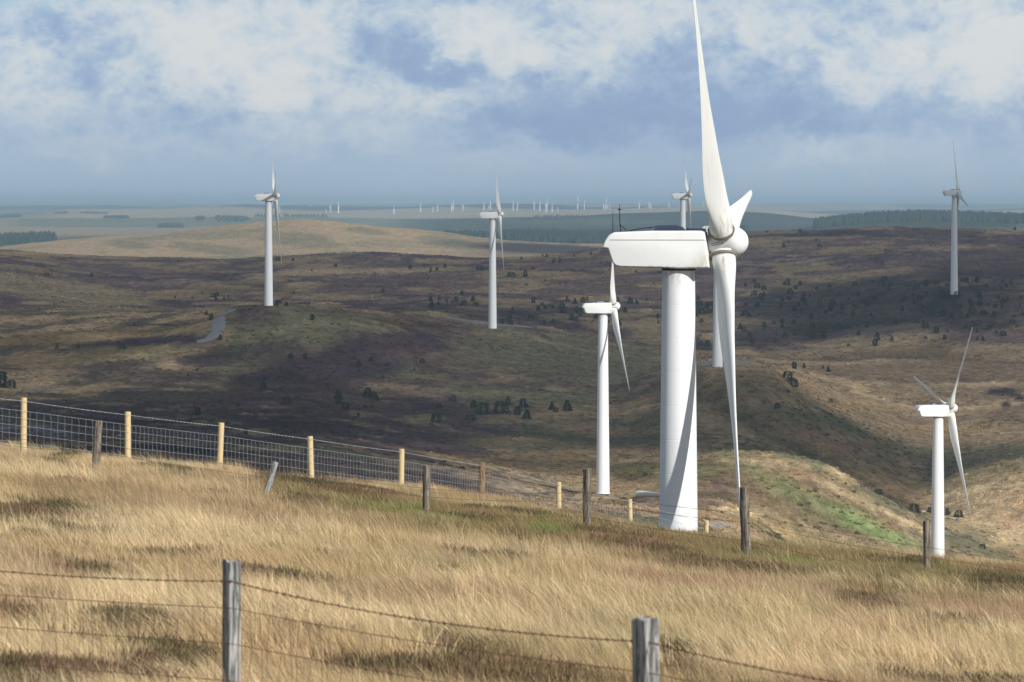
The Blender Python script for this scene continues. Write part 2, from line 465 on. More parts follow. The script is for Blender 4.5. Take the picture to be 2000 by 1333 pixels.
# sunlit rounded hill
m3 = (DD >= 2300) & (DD < 3500)
paint(m3 * 1.0, (STRAW * .65 + RUST * .35) * 1.25)
paint(m3 * sstep(.5, .62, fbm(XX / 120, YY / 220, 121, 5, .6)), FIELD * .55 + STRAW * .45, .75)
paint(m3 * sstep(.54, .64, n_sml), BROWN, .30)
for (u, r, a, b) in [(590, 470, 90, 13), (860, 470, 60, 10), (410, 486, 80, 10), (250, 478, 50, 8), (720, 452, 50, 6), (900, 478, 60, 9)]:
    paint(ell(u, r, a, b, .1, .5) * (DD > 2300), FIELD * .5 + DULLG * .5, .5)
paint(ell(1080, 488, 180, 11, .05, .3) * (DD > 2000) * (DD < 3150), BROWN * .5 + HEATH * .5)  # purple patch below the hill, its shade painted into the ground colour
# far country
m4 = (DD >= 3500)
paint(m4 * 1.0, FIELD * .7 + TAN * .3)
nf = fbm(XX / 500, YY / 1400, 131, 4)
paint(m4 * sstep(.48, .56, nf), STRAW * .8)
paint(m4 * sstep(.58, .66, fbm(XX / 330, YY / 900, 141, 3)), FOREST, .85)
paint(((DD > 5300) & (DD < 9500)) * sstep(740, 860, UG), FOREST * .7 + HEATH * .3, .8)
paint(((DD > 5300) & (DD < 9500)) * ell(1130, 433, 160, 6, 0, .4), FIELD, .8)
paint(((DD > 9500) & (DD < 13500)) * sstep(60, 160, UG), STRAW * 1.05, .85)
paint(((DD > 13500) & (DD < 18000)) * sstep(380, 500, UG), HEATH * .5 + FOREST * .5)
# single patches read off the photograph
for (u, r, a, b, ang, c, am) in [
        (1590, 978, 210, 17, .46, BRIGHT * .9 + TAN * .1, .75), (1540, 955, 60, 12, .46, BRIGHT, .6), (1650, 1008, 60, 10, .46, BRIGHT, .6), (1395, 918, 55, 8, .1, BRIGHT, .6), (1760, 1052, 90, 8, .3, BRIGHT, .4), (1260, 918, 80, 10, .1, BRIGHT * .6 + OCHRE * .4, .6),
        (1620, 925, 60, 22, .6, DULLG * .6 + GREEN * .4, .7), (1400, 965, 60, 20, -.8, BROWN, .6), (1550, 935, 160, 20, .15, RUST * .5 + TAN * .5, .5),
        (1720, 930, 120, 10, .1, OCHRE, .8), (1900, 990, 120, 40, -.2, TAN, .5), (1960, 1040, 80, 20, .2, STRAW, .5),
        (1950, 762, 42, 10, .1, HEATH * .7, 1.0), (1985, 775, 22, 9, .5, HEATH * .7, 1.0), (1962, 792, 12, 14, .6, HEATH * .6, 1.0), (1900, 742, 50, 4, .0, HEATH, .7),
        (1640, 790, 160, 10, .05, OCHRE, .8), (1500, 790, 130, 14, .02, TAN, .7), (1860, 835, 160, 14, -.05, OCHRE, .9), (1430, 745, 60, 22, .2, GREEN * .6 + TAN * .4, .7),
        (1590, 820, 110, 14, .3, GREEN * .6 + DULLG * .4, .7), (1530, 750, 50, 10, .5, OCHRE, .6),
        (1050, 715, 150, 30, .1, DULLG, .4), (880, 620, 100, 9, .2, GREEN * .5 + TAN * .5, .6), (640, 612, 120, 8, 0, DULLG, .6),
        (700, 770, 230, 34, .1, HEATH, .55), (480, 690, 120, 16, -.15, HEATH, .8), (240, 735, 170, 26, .05, HEATH * .8 + FOREST * .2, .8), (850, 700, 120, 16, .1, BROWN, .6),
        (1040, 905, 160, 16, .05, OCHRE, .9), (1000, 930, 150, 14, .0, TAN, .7), (1110, 963, 60, 5, .0, BROWN, .9), (970, 852, 120, 3, .1, TAN, .7), (1060, 840, 90, 12, .2, GREEN * .5 + DULLG * .5, .6),  # thin brown strip left of the tower foot is its painted shadow
        (55, 838, 80, 10, .1, np.array([.16, .17, .19]), .6), (85, 757, 50, 6, 0, np.array([.16, .17, .18]), .4), (160, 772, 25, 5, 0, TAN, .8), (45, 725, 40, 6, .1, TAN, .6),
        (0, 470, 130, 9, 0, FOREST, .0)]:
    paint(ell(u, r, a, b, ang, .9) * (DD > 350) * (.45 + .55 * sstep(.4, .55, n_sml)), c, am)
for (u, r, a, b, an9) in [(1500, 905, 90, 4, .05), (1700, 985, 110, 4, .42), (1450, 1000, 70, 5, .1), (1240, 900, 90, 4, .06), (1640, 925, 40, 8, .5), (1880, 960, 90, 5, -.2), (1700, 1060, 120, 7, .25)]:
    paint(ell(u, r, a, b, an9, .9) * (DD > 350), STRAW * 1.1, .8)
# gravel hardstandings
paint(ell(1275, 985, 45, 4, .05, .3) * (DD > 350), GREY * .7, .5)
paint(ell(1400, 1025, 40, 7, .05, .35) * (DD > 350), GREY * .8, .7)
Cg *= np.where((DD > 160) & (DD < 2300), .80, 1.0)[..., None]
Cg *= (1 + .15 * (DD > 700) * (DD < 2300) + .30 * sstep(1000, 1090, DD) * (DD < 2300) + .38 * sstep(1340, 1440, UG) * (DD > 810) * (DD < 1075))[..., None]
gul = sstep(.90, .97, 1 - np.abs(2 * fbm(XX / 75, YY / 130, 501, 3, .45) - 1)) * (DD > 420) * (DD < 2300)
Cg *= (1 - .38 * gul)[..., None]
path_ = sstep(.955, .985, 1 - np.abs(2 * fbm(XX / 110, YY / 60, 511, 2, .4) - 1)) * (DD > 420) * (DD < 2300)
Cg *= (1 + .45 * path_)[..., None]
Cg *= (1 + .85 * lit_zone)[..., None]  # sunlight put into the colour: knoll brightened up to the cloud-shade edge
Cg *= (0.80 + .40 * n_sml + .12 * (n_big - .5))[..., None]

# ground mesh
verts = np.stack([XX, YY, Zg], -1).reshape(-1, 3)
ii, jj = np.meshgrid(np.arange(NR - 1), np.arange(NC - 1), indexing='ij')
a = (ii * NC + jj).ravel()
faces = np.stack([a, a + 1, a + NC + 1, a + NC], -1)


def mesh_np(name, v, f, smooth=True):
    m = bpy.data.meshes.new(name)
    v = np.asarray(v, np.float32); f = np.asarray(f, np.int32)
    m.vertices.add(len(v)); m.vertices.foreach_set('co', v.ravel())
    k = f.shape[1]
    m.loops.add(f.size); m.loops.foreach_set('vertex_index', f.ravel())
    m.polygons.add(len(f))
    m.polygons.foreach_set('loop_start', np.arange(0, f.size, k, dtype=np.int32))
    m.polygons.foreach_set('loop_total', np.full(len(f), k, np.int32))
    m.polygons.foreach_set('use_smooth', np.full(len(f), smooth))
    m.update(calc_edges=True)
    return m


def vcol(mesh, name, arr):
    at = mesh.color_attributes.new(name, 'FLOAT_COLOR', 'POINT')
    c = np.ones((len(arr), 4), np.float32); c[:, :3] = arr
    at.data.foreach_set('color', c.ravel())


def mat(name, f, rough=.8, bump=None):
    m = bpy.data.materials.new(name)
    m.use_nodes = True
    t = NT(m.node_tree)
    out = t.n('ShaderNodeOutputMaterial')
    b = t.n('ShaderNodeBsdfPrincipled')
    b.inputs['Roughness'].default_value = rough
    b.inputs['Specular IOR Level'].default_value = .25
    t.l(b.outputs[0], out.inputs[0])
    f(t, b)
    return m


def tag(o, label=None, cat=None, group=None, kind=None):
    for k, v in (('label', label), ('category', cat), ('group', group), ('kind', kind)):
        if v:
            o[k] = v
    return o


def link(name, data, parent=None, m=None, loc=None):
    o = bpy.data.objects.new(name, data)
    COL.objects.link(o)
    if parent is not None:
        o.parent = parent
    if m is not None and data is not None and not data.materials:
        data.materials.append(m)
    if loc is not None:
        o.location = loc
    return o


def f_ground(t, b):
    at = t.n('ShaderNodeAttribute', attribute_name='col')
    g = t.n('ShaderNodeNewGeometry').outputs['Position']
    cdn = t.n('ShaderNodeCameraData')
    n1 = t.noise(t.mapping(g, (1, .6, 1)), .45, 8, .68, .3)
    n2 = t.noise(t.mapping(g, (1, .7, 1)), .12, 8, .72, .4)
    n3 = t.noise(g, 2.4, 6, .75)
    fac = t.math('ADD', t.ss(n1, .3, .7, .62, 1.38), t.math('MULTIPLY', t.math('SUBTRACT', n2, .5), .9))
    fac = t.math('MULTIPLY', fac, t.ss(n3, .3, .7, .6, 1.4))
    m = t.mix(1.0, at.outputs['Color'], (1, 1, 1), 'MULTIPLY')
    cc = t.n('ShaderNodeCombineColor')
    for k in range(3):
        t.l(fac, cc.inputs[k])
    m = t.mix(1.0, at.outputs['Color'], cc.outputs[0], 'MULTIPLY')
    dark = t.math('MULTIPLY', t.ss(n2, .56, .68), .45)
    m = t.mix(dark, m, (.075, .052, .04))
    t.l(m, b.inputs['Base Color'])
    b.inputs['Roughness'].default_value = 1
    b.inputs['Specular IOR Level'].default_value = 0
    bp = t.n('ShaderNodeBump')
    bp.inputs['Strength'].default_value = .8
    bp.inputs['Distance'].default_value = 1.3
    t.l(t.math('ADD', n1, t.math('MULTIPLY', n2, 1.5)), bp.inputs['Height'])
    t.l(bp.outputs[0], b.inputs['Normal'])
M_ground = mat('moorland', f_ground)
gm = mesh_np('ground', verts, faces)
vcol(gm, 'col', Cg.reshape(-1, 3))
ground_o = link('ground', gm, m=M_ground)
tag(ground_o, kind='structure')

# ------------------------------------------------------------------ air
ZMIN = float(Zg.min())
HT = 30.0
hb = 31500.0
hv = [(x, y, z) for z in (ZMIN - 1.5, HT) for (x, y) in ((-hb, -hb), (hb, -hb), (hb, hb), (-hb, hb))]
hm = bpy.data.meshes.new('haze')
hm.from_pydata(hv, [], [(0, 3, 2, 1), (4, 5, 6, 7), (0, 1, 5, 4), (1, 2, 6, 5), (2, 3, 7, 6), (3, 0, 4, 7)])
mh = bpy.data.materials.new('haze')
mh.use_nodes = True
T = NT(mh.node_tree)
ho = T.n('ShaderNodeOutputMaterial')
pv = T.n('ShaderNodeVolumePrincipled')
pv.inputs['Color'].default_value = (.64, .86, 1.0, 1)
pv.inputs['Density'].default_value = 1.15e-4
pv.inputs['Anisotropy'].default_value = .15
T.l(pv.outputs[0], ho.inputs['Volume'])
haze = link('haze', hm, m=mh)
tag(haze, kind='stuff')

# ------------------------------------------------------------------ clouds overhead that shade the valley
H = 760.0
def shade_density(x, y):
    """how much cloud stands between the sun and the ground point (x, y)"""
    d = np.hypot(x, y)
    u = np.clip(1000 + np.arctan2(x, np.maximum(y, 1)) * F, -1800, 3800)
    wob = (fbm(x / 140, y / 140, 201, 4) - .5)
    near_edge = np.interp(u, [-1800, 450, 700, 850, 1000, 1150, 1300, 1480, 1700, 1800, 1900, 3800], [240, 300, 620, 690, 705, 700, 670, 650, 665, 700, 790, 900])
    far_edge = np.interp(u, [-1800, 0, 1000, 1200, 2000, 3800], [1950, 1950, 2000, 2150, 2300, 2400])
    dd = d + wob * 90
    s = sstep(0, 1, (dd - near_edge) / 70) * (1 - sstep(0, 1, (dd - far_edge) / 160))
    # thinner stretches
    s = s * (1 - .55 * sstep(1350, 1450, u) * gs(dd, 880, 42))
    s = s * (1 - .35 * (1 - sstep(300, 420, u)) * gs(dd, 900, 60))
    s = s * (.9 + .3 * fbm(x / 60, y / 60, 231, 3))
    # shade in front of the far hill's right end
    s = np.maximum(s, .95 * np.exp(-(((u - 1090) / 200) ** 4 + ((d - 2760) / 240) ** 4)))
    s = np.maximum(s, sstep(3750, 3950, dd) * (1 - sstep(5100, 5400, dd)) * (1 - gs(u, 700, 160)))
    core = np.exp(-(((u - 1560) / 400) ** 6 + ((dd - 742) / 72) ** 4))
    core = np.maximum(core, .8 * np.exp(-(((u - 300) / 900) ** 6 + ((dd - 640) / 170) ** 4)))
    core = np.maximum(core, .8 * np.exp(-(((u - 1750) / 330) ** 4 + ((dd - 1210) / 110) ** 4)))
    s = .74 * np.clip(s, 0, 1) + .30 * core * np.clip(s, 0, 1)
    return np.clip(s, 0, 1)
cx = np.arange(-1100, 1101, 26.0); cy = np.concatenate([np.arange(180, 3160, 30.0), np.arange(3160, 5700, 60.0)])
CX, CY = np.meshgrid(cx, cy, indexing='ij')
S = shade_density(CX, CY)
dd_ = np.hypot(CX, CY); uu_ = np.clip(1000 + np.arctan2(CX, CY) * F, -300, 2300)
gz = ground(uu_, dd_)
lift = (H - gz)
k_ = 1.0 / sun_dir.z
th = 18 + 90 * S * (.5 + fbm(CX / 90, CY / 90, 251, 4))
bot = np.stack([CX + sun_dir.x * k_ * lift, CY + sun_dir.y * k_ * lift, np.full_like(CX, H)], -1)
top = bot + np.array([sun_dir.x, sun_dir.y, sun_dir.z])[None, None] * th[..., None]
n0, n1_ = CX.shape
idx = np.arange(n0 * n1_).reshape(n0, n1_)
keep = (S[:-1, :-1] + S[1:, :-1] + S[:-1, 1:] + S[1:, 1:]) > .02
a_ = idx[:-1, :-1][keep]; b_ = idx[1:, :-1][keep]; c_ = idx[1:, 1:][keep]; d_ = idx[:-1, 1:][keep]
fb = np.stack([a_, d_, c_, b_], -1); ft = np.stack([a_, b_, c_, d_], -1) + n0 * n1_
cm = mesh_np('cloud', np.concatenate([bot.reshape(-1, 3), top.reshape(-1, 3)]), np.concatenate([fb, ft]))
vcol(cm, 'cover', np.repeat(np.concatenate([S.ravel(), S.ravel()])[:, None], 3, 1))
mc = bpy.data.materials.new('cloud_vapour')
mc.use_nodes = True
T = NT(mc.node_tree)
o_ = T.n('ShaderNodeOutputMaterial')
df = T.n('ShaderNodeBsdfDiffuse'); df.inputs[0].default_value = (.85, .86, .88, 1)
tl = T.n('ShaderNodeBsdfTranslucent'); tl.inputs[0].default_value = (.35, .37, .4, 1)
ad = T.n('ShaderNodeMixShader'); ad.inputs[0].default_value = .25
T.l(df.outputs[0], ad.inputs[1]); T.l(tl.outputs[0], ad.inputs[2])
tr = T.n('ShaderNodeBsdfTransparent')
ms = T.n('ShaderNodeMixShader')
at = T.n('ShaderNodeAttribute', attribute_name='cover')
T.l(T.math('ADD', T.ss(at.outputs['Fac'], .04, .62, 0, .28), T.ss(at.outputs['Fac'], .75, 1.0, 0, .46)), ms.inputs[0])
T.l(tr.outputs[0], ms.inputs[1]); T.l(ad.outputs[0], ms.inputs[2])
T.l(ms.outputs[0], o_.inputs[0])
cloud = link('cloud', cm, m=mc)
tag(cloud, kind='structure')

# ------------------------------------------------------------------ gravel tracks (draped strips)
def f_gravel(t, b):
    g = t.n('ShaderNodeNewGeometry').outputs['Position']
    n = t.noise(g, 1.2, 6, .7)
    t.l(t.mix(n, (.10, .10, .105), (.19, .19, .195)), b.inputs['Base Color'])
    b.inputs['Roughness'].default_value = .95
M_gravel = mat('gravel', f_gravel)


def track(name, pts, width, off=.15):
    P = []
    for (u, r) in pts:
        d = hit(u, r)
        P.append(Vector((u, d, 0)))
    Q = []
    for k in range(len(P) - 1):
        for s in range(8):
            Q.append(P[k].lerp(P[k + 1], s / 8))
    Q.append(P[-1])
    X = [Vector((q.y * math.sin((q.x - 1000) / F), q.y * math.cos((q.x - 1000) / F), 0)) for q in Q]
    v = []; f = []
    for k, p in enumerate(X):
        dr = (X[min(k + 1, len(X) - 1)] - X[max(k - 1, 0)]).normalized()
        nrm = Vector((dr.y, -dr.x, 0))
        for s in range(5):
            w = (s / 4 - .5) * width * (.95 + .1 * random.random())
            q = p + nrm * w
            d = q.length; u = 1000 + math.atan2(q.x, q.y) * F
            v.append((q.x, q.y, float(ground(u, d)) + off - (.1 if s in (0, 4) else 0)))
    for k in range(len(X) - 1):
        for s in range(4):
            a = k * 5 + s
            f.append((a, a + 1, a + 6, a + 5))
    m = bpy.data.meshes.new(name); m.from_pydata(v, [], f)
    m.polygons.foreach_set('use_smooth', [True] * len(f)); m.update()
    o = link(name, m, m=M_gravel)
    return tag(o, kind='structure')


# ------------------------------------------------------------------ bmesh-like builders
class MB:
    def __init__(s):
        s.v = []; s.f = []

    def loft(s, loops, cap=True):
        """loops: list of lists of points, same length"""
        n = len(loops[0]); b = len(s.v)
        for lp in loops:
            s.v += [tuple(p) for p in lp]
        for k in range(len(loops) - 1):
            for j in range(n):
                a = b + k * n + j; c = b + k * n + (j + 1) % n
                s.f.append((a, c, c + n, a + n))
        if cap:
            s.f.append(tuple(b + j for j in range(n))[::-1])
            s.f.append(tuple(b + (len(loops) - 1) * n + j for j in range(n)))

    def tube(s, pts, r, n=5):
        loops = []
        pts = [Vector(p) for p in pts]
        for k, p in enumerate(pts):
            d = (pts[min(k + 1, len(pts) - 1)] - pts[max(k - 1, 0)]).normalized()
            up = Vector((0, 0, 1)) if abs(d.z) < .9 else Vector((1, 0, 0))
            a = d.cross(up).normalized(); c = a.cross(d)
            rr = r[k] if isinstance(r, (list, tuple)) else r
            loops.append([p + (a * math.cos(2 * math.pi * j / n) + c * math.sin(2 * math.pi * j / n)) * rr for j in range(n)])
        s.loft(loops)

    def box(s, x0, x1, y0, y1, z0, z1):
        b = len(s.v)
        s.v += [(x0, y0, z0), (x1, y0, z0), (x1, y1, z0), (x0, y1, z0), (x0, y0, z1), (x1, y0, z1), (x1, y1, z1), (x0, y1, z1)]
        s.f += [tuple(b + i for i in q) for q in ((0, 3, 2, 1), (4, 5, 6, 7), (0, 1, 5, 4), (1, 2, 6, 5), (2, 3, 7, 6), (3, 0, 4, 7))]

    def mesh(s, name, smooth=True, bevel=0, angle=35, sharp=42):
        import bmesh
        m = bpy.data.meshes.new(name)
        m.from_pydata(s.v, [], s.f)
        bm = bmesh.new(); bm.from_mesh(m)
        bmesh.ops.recalc_face_normals(bm, faces=bm.faces)
        if bevel:
            es = [e for e in bm.edges if len(e.link_faces) == 2 and e.calc_face_angle(0) > R(angle)]
            bmesh.ops.bevel(bm, geom=es, offset=bevel, segments=3, affect='EDGES', profile=.5)
        bm.to_mesh(m); bm.free()
        m.polygons.foreach_set('use_smooth', [smooth] * len(m.polygons))
        if smooth:
            m.set_sharp_from_angle(angle=R(sharp))
        m.update()
        return m


# ------------------------------------------------------------------ turbine
def f_white(t, b, base=(.80, .80, .78), dirt=.0, streak=True):
    tcn = t.n('ShaderNodeTexCoord').outputs['Object']
    n = t.noise(t.mapping(tcn, (1.2, 1.2, .15)), 1.5, 6, .6)
    n2 = t.noise(tcn, 6, 6, .65)
    f = t.math('MULTIPLY', t.ss(n, .50, .72), .30)
    c = t.mix(f, base, (.62, .60, .53))
    c = t.mix(t.math('MULTIPLY', t.ss(n2, .62, .75), .25), c, (.50, .46, .38))
    t.l(c, b.inputs['Base Color'])
    b.inputs['Roughness'].default_value = .42
    b.inputs['Specular IOR Level'].default_value = .4
M_white = mat('gelcoat_white', lambda t, b: f_white(t, b))


def f_tower(t, b):
    tcn = t.n('ShaderNodeTexCoord').outputs['Object']
    sp = t.n('ShaderNodeSeparateXYZ'); t.l(tcn, sp.inputs[0])
    n = t.noise(t.mapping(tcn, (1.6, 1.6, .12)), 2.0, 6, .6)
    c = t.mix(t.math('MULTIPLY', t.ss(n, .5, .75), .18), (.80, .805, .80), (.58, .57, .52))
    # rust and grease run-off below the nacelle
    topf = t.ss(sp.outputs[2], 22.6, 24.6)
    pat = t.noise(t.mapping(tcn, (2.5, 2.5, .8)), 1.6, 4, .6)
    c = t.mix(t.math('MULTIPLY', t.math('MULTIPLY', topf, t.ss(pat, .5, .66)), .42), c, (.33, .24, .17))
    t.l(c, b.inputs['Base Color'])
    b.inputs['Roughness'].default_value = .45
M_tower = mat('tower_paint', f_tower)


def f_nac(t, b):
    tcn = t.n('ShaderNodeTexCoord').outputs['Object']
    sp = t.n('ShaderNodeSeparateXYZ'); t.l(tcn, sp.inputs[0])
    n = t.noise(tcn, 1.8, 6, .65, .4)
    c = t.mix(t.math('MULTIPLY', t.ss(n, .42, .75), .16), (.82, .815, .79), (.62, .6, .5))
    # oily stain toward the front lower corner and along the belly
    fr = t.math('MULTIPLY', t.ss(sp.outputs[0], .35, 1.2), t.ss(sp.outputs[2], .25, -.75))
    n3 = t.noise(t.mapping(tcn, (3, 3, 1)), 1.7, 5, .65, .5)
    c = t.mix(t.math('MULTIPLY', t.math('MULTIPLY', fr, t.ss(n3, .3, .7)), .75), c, (.42, .36, .22))
    be = t.ss(sp.outputs[2], -.70, -.83)
    c = t.mix(t.math('MULTIPLY', be, t.math('MULTIPLY', t.ss(n3, .4, .65), .6)), c, (.30, .26, .18))
    t.l(c, b.inputs['Base Color'])
    b.inputs['Roughness'].default_value = .5
M_nac = mat('nacelle_shell', f_nac)


def f_blade(t, b):
    tcn = t.n('ShaderNodeTexCoord').outputs['Object']
    sp = t.n('ShaderNodeSeparateXYZ'); t.l(tcn, sp.inputs[0])
    n = t.noise(t.mapping(tcn, (2, 2, .35)), 1.5, 6, .65, .6)
    n2 = t.noise(tcn, 14, 4, .6)
    c = t.mix(t.math('MULTIPLY', t.ss(n, .48, .7), .35), (.79, .79, .76), (.60, .58, .50))
    root = t.math('MULTIPLY', t.ss(sp.outputs[2], 2.6, .5), t.ss(n, .55, .68))
    c = t.mix(t.math('MULTIPLY', root, .8), c, (.40, .31, .2))
    c = t.mix(t.math('MULTIPLY', t.ss(n2, .66, .75), .35), c, (.45, .42, .36))
    t.l(c, b.inputs['Base Color'])
    b.inputs['Roughness'].default_value = .4
M_blade = mat('blade_gelcoat', f_blade)


def flatmat(name, col, rough=.7, var=.25, scale=8):
    def f(t, b):
        tcn = t.n('ShaderNodeTexCoord').outputs['Object']
        n = t.noise(tcn, scale, 5, .65)
        t.l(t.mix(n, tuple(c * (1 - var) for c in col), tuple(min(1, c * (1 + var)) for c in col)), b.inputs['Base Color'])
        b.inputs['Roughness'].default_value = rough
    return mat(name, f)
M_dark = flatmat('dark_steel', (.05, .05, .055))
M_ring = flatmat('bearing_ring', (.20, .18, .14), var=.6, scale=30)
M_blue = flatmat('blue_grey_hatch', (.20, .24, .33))
M_slot = flatmat('dark_slot', (.10, .09, .08))

TH = 25.3
def tower_mesh(hh=TH):
    m = MB()
    zs = [0]
    seams = [.06] + [1.9 + 1.32 * k for k in range(17)]
    prof = [(0, 1.02), (.06, 1.02), (.07, .93)]
    for z in seams[1:]:
        prof += [(z - .018, None), (z - .007, 'g'), (z + .007, 'g'), (z + .018, None)]
    prof += [(hh - .95, None)]
    def rad(z):
        return .915 - .29 * (z / hh) ** 1.05
    loops = []
    for z, r in prof:
        rr = rad(z) if r is None else (rad(z) - .006 if r == 'g' else r)
        loops.append([(rr * math.cos(2 * math.pi * j / 48), rr * math.sin(2 * math.pi * j / 48), z) for j in range(48)])
    m.loft(loops)
    return m.mesh('tower', sharp=14)


def revolve(prof, n=32, axis='x'):
    m = MB(); loops = []
    for x, r in prof:
        loops.append([(x, r * math.cos(2 * math.pi * j / n), r * math.sin(2 * math.pi * j / n)) if axis == 'x' else
                      (r * math.cos(2 * math.pi * j / n), r * math.sin(2 * math.pi * j / n), x) for j in range(n)])
    m.loft(loops)
    return m


def nacelle_mesh():
    # side outline, rear (-x) to front (+x); shell is widest at mid height
    out = [(-2.93, -.03), (-2.82, .22), (-2.66, .44), (-2.46, .54), (-1.0, .60), (.95, .61), (1.08, .56),
           (1.20, -.30), (1.26, -.84), (1.10, -.86), (.1, -.88), (-.6, -.85), (-2.20, -.82), (-2.40, -.78), (-2.52, -.66), (-2.71, -.07)]
    m = MB()
    hw = .88
    loops = []
    for y, sc_ in [(-hw, .93), (-hw * .93, .985), (-hw * .8, 1.0), (0, 1.0), (hw * .8, 1.0), (hw * .93, .985), (hw, .93)]:
        loops.append([(-.8 + (x + .8) * (1 - (1 - sc_) * .35), y, -.14 + (z + .14) * sc_) for x, z in out])
    m.loft(loops)
    return m.mesh('nacelle', bevel=.022, angle=30)


def blade_mesh(full=True):
    # stations: radius, chord, thickness, incidence (deg), chordwise shift of centre toward the trailing edge
    st = [(.42, .94, .94, 40, 0, 1), (.75, .94, .93, 42, 0, 1), (1.15, 1.0, .82, 42, .0, .75), (1.7, 1.04, .58, 42, .03, .35), (2.3, 1.10, .40, 40, .08, .1),
          (3.0, 1.14, .30, 38, .12, 0), (4.0, 1.08, .245, 34, .16, 0), (5.2, .98, .20, 28, .15, 0), (6.6, .83, .165, 21, .15, 0), (8.2, .69, .13, 14, .13, 0),
          (10, .55, .10, 9, .10, 0), (11.8, .42, .072, 6, .08, 0), (13.2, .32, .05, 3, .06, 0), (13.8, .22, .035, 2, .05, 0), (14.0, .08, .015, 2, .02, 0)]
    m = MB(); loops = []
    n = 28
    for (r, c, th_, b, sh, circ) in st:
        lp = []
        cb, sb = math.cos(R(b)), math.sin(R(b))
        for j in range(n):
            a = 2 * math.pi * j / n
            # airfoil: s along chord (+ = leading edge), t across
            s_c = .5 * c * math.cos(a)
            t_c = .5 * th_ * math.sin(a)
            xx = (1 - math.cos(a)) / 2       # 0 at LE, 1 at TE
            tt = 5 * th_ * (.2969 * math.sqrt(xx + 1e-9) - .126 * xx - .3516 * xx ** 2 + .2843 * xx ** 3 - .1036 * xx ** 4)
            s_a = (.5 - xx) * c
            t_a = tt * (1 if math.sin(a) >= 0 else -1) * .98 + .04 * c * math.sin(math.pi * xx) * -1
            s_ = s_c * circ + s_a * (1 - circ) - sh
            t_ = t_c * circ + t_a * (1 - circ)
            # local axes: x = along rotor axis (upwind), y = direction of travel
            lp.append((sb * s_ + cb * t_, cb * s_ - sb * t_, r))
        loops.append(lp)
    # resample span smoothly
    fine_l = []
    for k in range(len(loops) - 1):
        steps = 3
        for q in range(steps):
            t = q / steps
            p0 = loops[max(k - 1, 0)]; p1 = loops[k]; p2 = loops[k + 1]; p3 = loops[min(k + 2, len(loops) - 1)]
            lp = []
            for j in range(n):
                v0, v1, v2, v3 = Vector(p0[j]), Vector(p1[j]), Vector(p2[j]), Vector(p3[j])
                lp.append(tuple(.5 * ((2 * v1) + (v2 - v0) * t + (2 * v0 - 5 * v1 + 4 * v2 - v3) * t * t + (3 * v1 - v0 - 3 * v2 + v3) * t ** 3)))
            fine_l.append(lp)
    fine_l.append(loops[-1])
    m.loft(fine_l)
    return m.mesh('blade')


ME = {}
ME['tower'] = tower_mesh()
ME['nacelle'] = nacelle_mesh()
ME['blade'] = blade_mesh()
ME['collar'] = revolve([(TH - .96, .60), (TH - .95, .66), (TH - .84, .66), (TH - .80, .63)], 40, 'z').mesh('yaw_collar')
# hub in rotor coordinates: x along the shaft, origin where blade axes meet
ME['hub'] = revolve([(-.58, .32), (-.56, .34), (-.35, .365), (-.12, .40), (.06, .45), (.2, .51), (.36, .56), (.5, .57), (.64, .545), (.78, .47), (.91, .34), (.985, .2), (1.01, .06)], 40).mesh('hub')
ME['shaft'] = revolve([(-.80, .46), (-.78, .5), (-.62, .5), (-.58, .47)], 32).mesh('shaft_seal')
rg = revolve([(.50, .495), (.51, .525), (.60, .53), (.61, .50)], 40, 'z')
ME['ring'] = rg.mesh('root_ring')
bo = MB()
for k in range(40):
    a = 2 * math.pi * k / 40
    x, y = .515 * math.cos(a), .515 * math.sin(a)
    bo.tube([(x, y, .60), (x, y, .655)], .018, 5)
ME['bolts'] = bo.mesh('bolt_circle', smooth=False)
h_ = MB(); h_.loft([[(-.95, y, .602), (-.85, y, .80), (-.1, y, .82), (.12, y, .74), (.25, y, .602)] for y in (-.5, .5)])
ME['hatch'] = h_.mesh('roof_hatch', bevel=.03)
h2 = MB(); h2.loft([[(.3, y, .60), (.32, y, .70), (1.02, y, .68), (1.05, y, .58)] for y in (-.32, .4)])
ME['hatch2'] = h2.mesh('front_hatch', bevel=.02)
s_ = MB()
s_.box(-2.62, 1.145, -.892, -.884, .235, .25)
ME['seam'] = s_.mesh('shell_seam', smooth=False)
rl = MB()
rl.tube([(-1.9, -.25, .60), (-1.6, -.25, .66), (-.5, -.25, .80)], .018, 5)
rl.tube([(-1.1, -.25, .62), (-1.1, -.25, .74)], .014, 5)
ME['rail'] = rl.mesh('safety_rail')
an = MB()
an.tube([(-2.25, -.2, .56), (-2.30, -.2, 1.05), (-2.30, -.2, 1.62)], [.022, .018, .01], 5)
an.tube([(-2.30, -.2, .85), (-2.02, -.2, .60)], .015, 5)
an.box(-2.36, -2.24, -.24, -.16, 1.40, 1.45)
ME['mast'] = an.mesh('wind_mast')
an2 = MB(); an2.tube([(-2.60, .1, .44), (-2.60, .1, 1.35)], [.018, .008], 5)
ME['mast2'] = an2.mesh('antenna')
sl = MB()
for (z0, z1, x0, x1) in [(-.02, 0.0, -.30, .12), (.055, .075, -.02, .12)]:
    pass
sl.tube([(-.44, -.415, -.02), (-.05, -.50, .04), (.06, -.522, .05)], .011, 4)
sl.tube([(-.44, -.41, -.10), (-.05, -.495, -.04), (.06, -.515, -.03)], .011, 4)
ME['slot'] = sl.mesh('hub_slot')
dr_ = MB(); dr_.box(-.33, .33, -.985, -.90, .9, 2.6)
ME['door'] = dr_.mesh('door', bevel=.02)
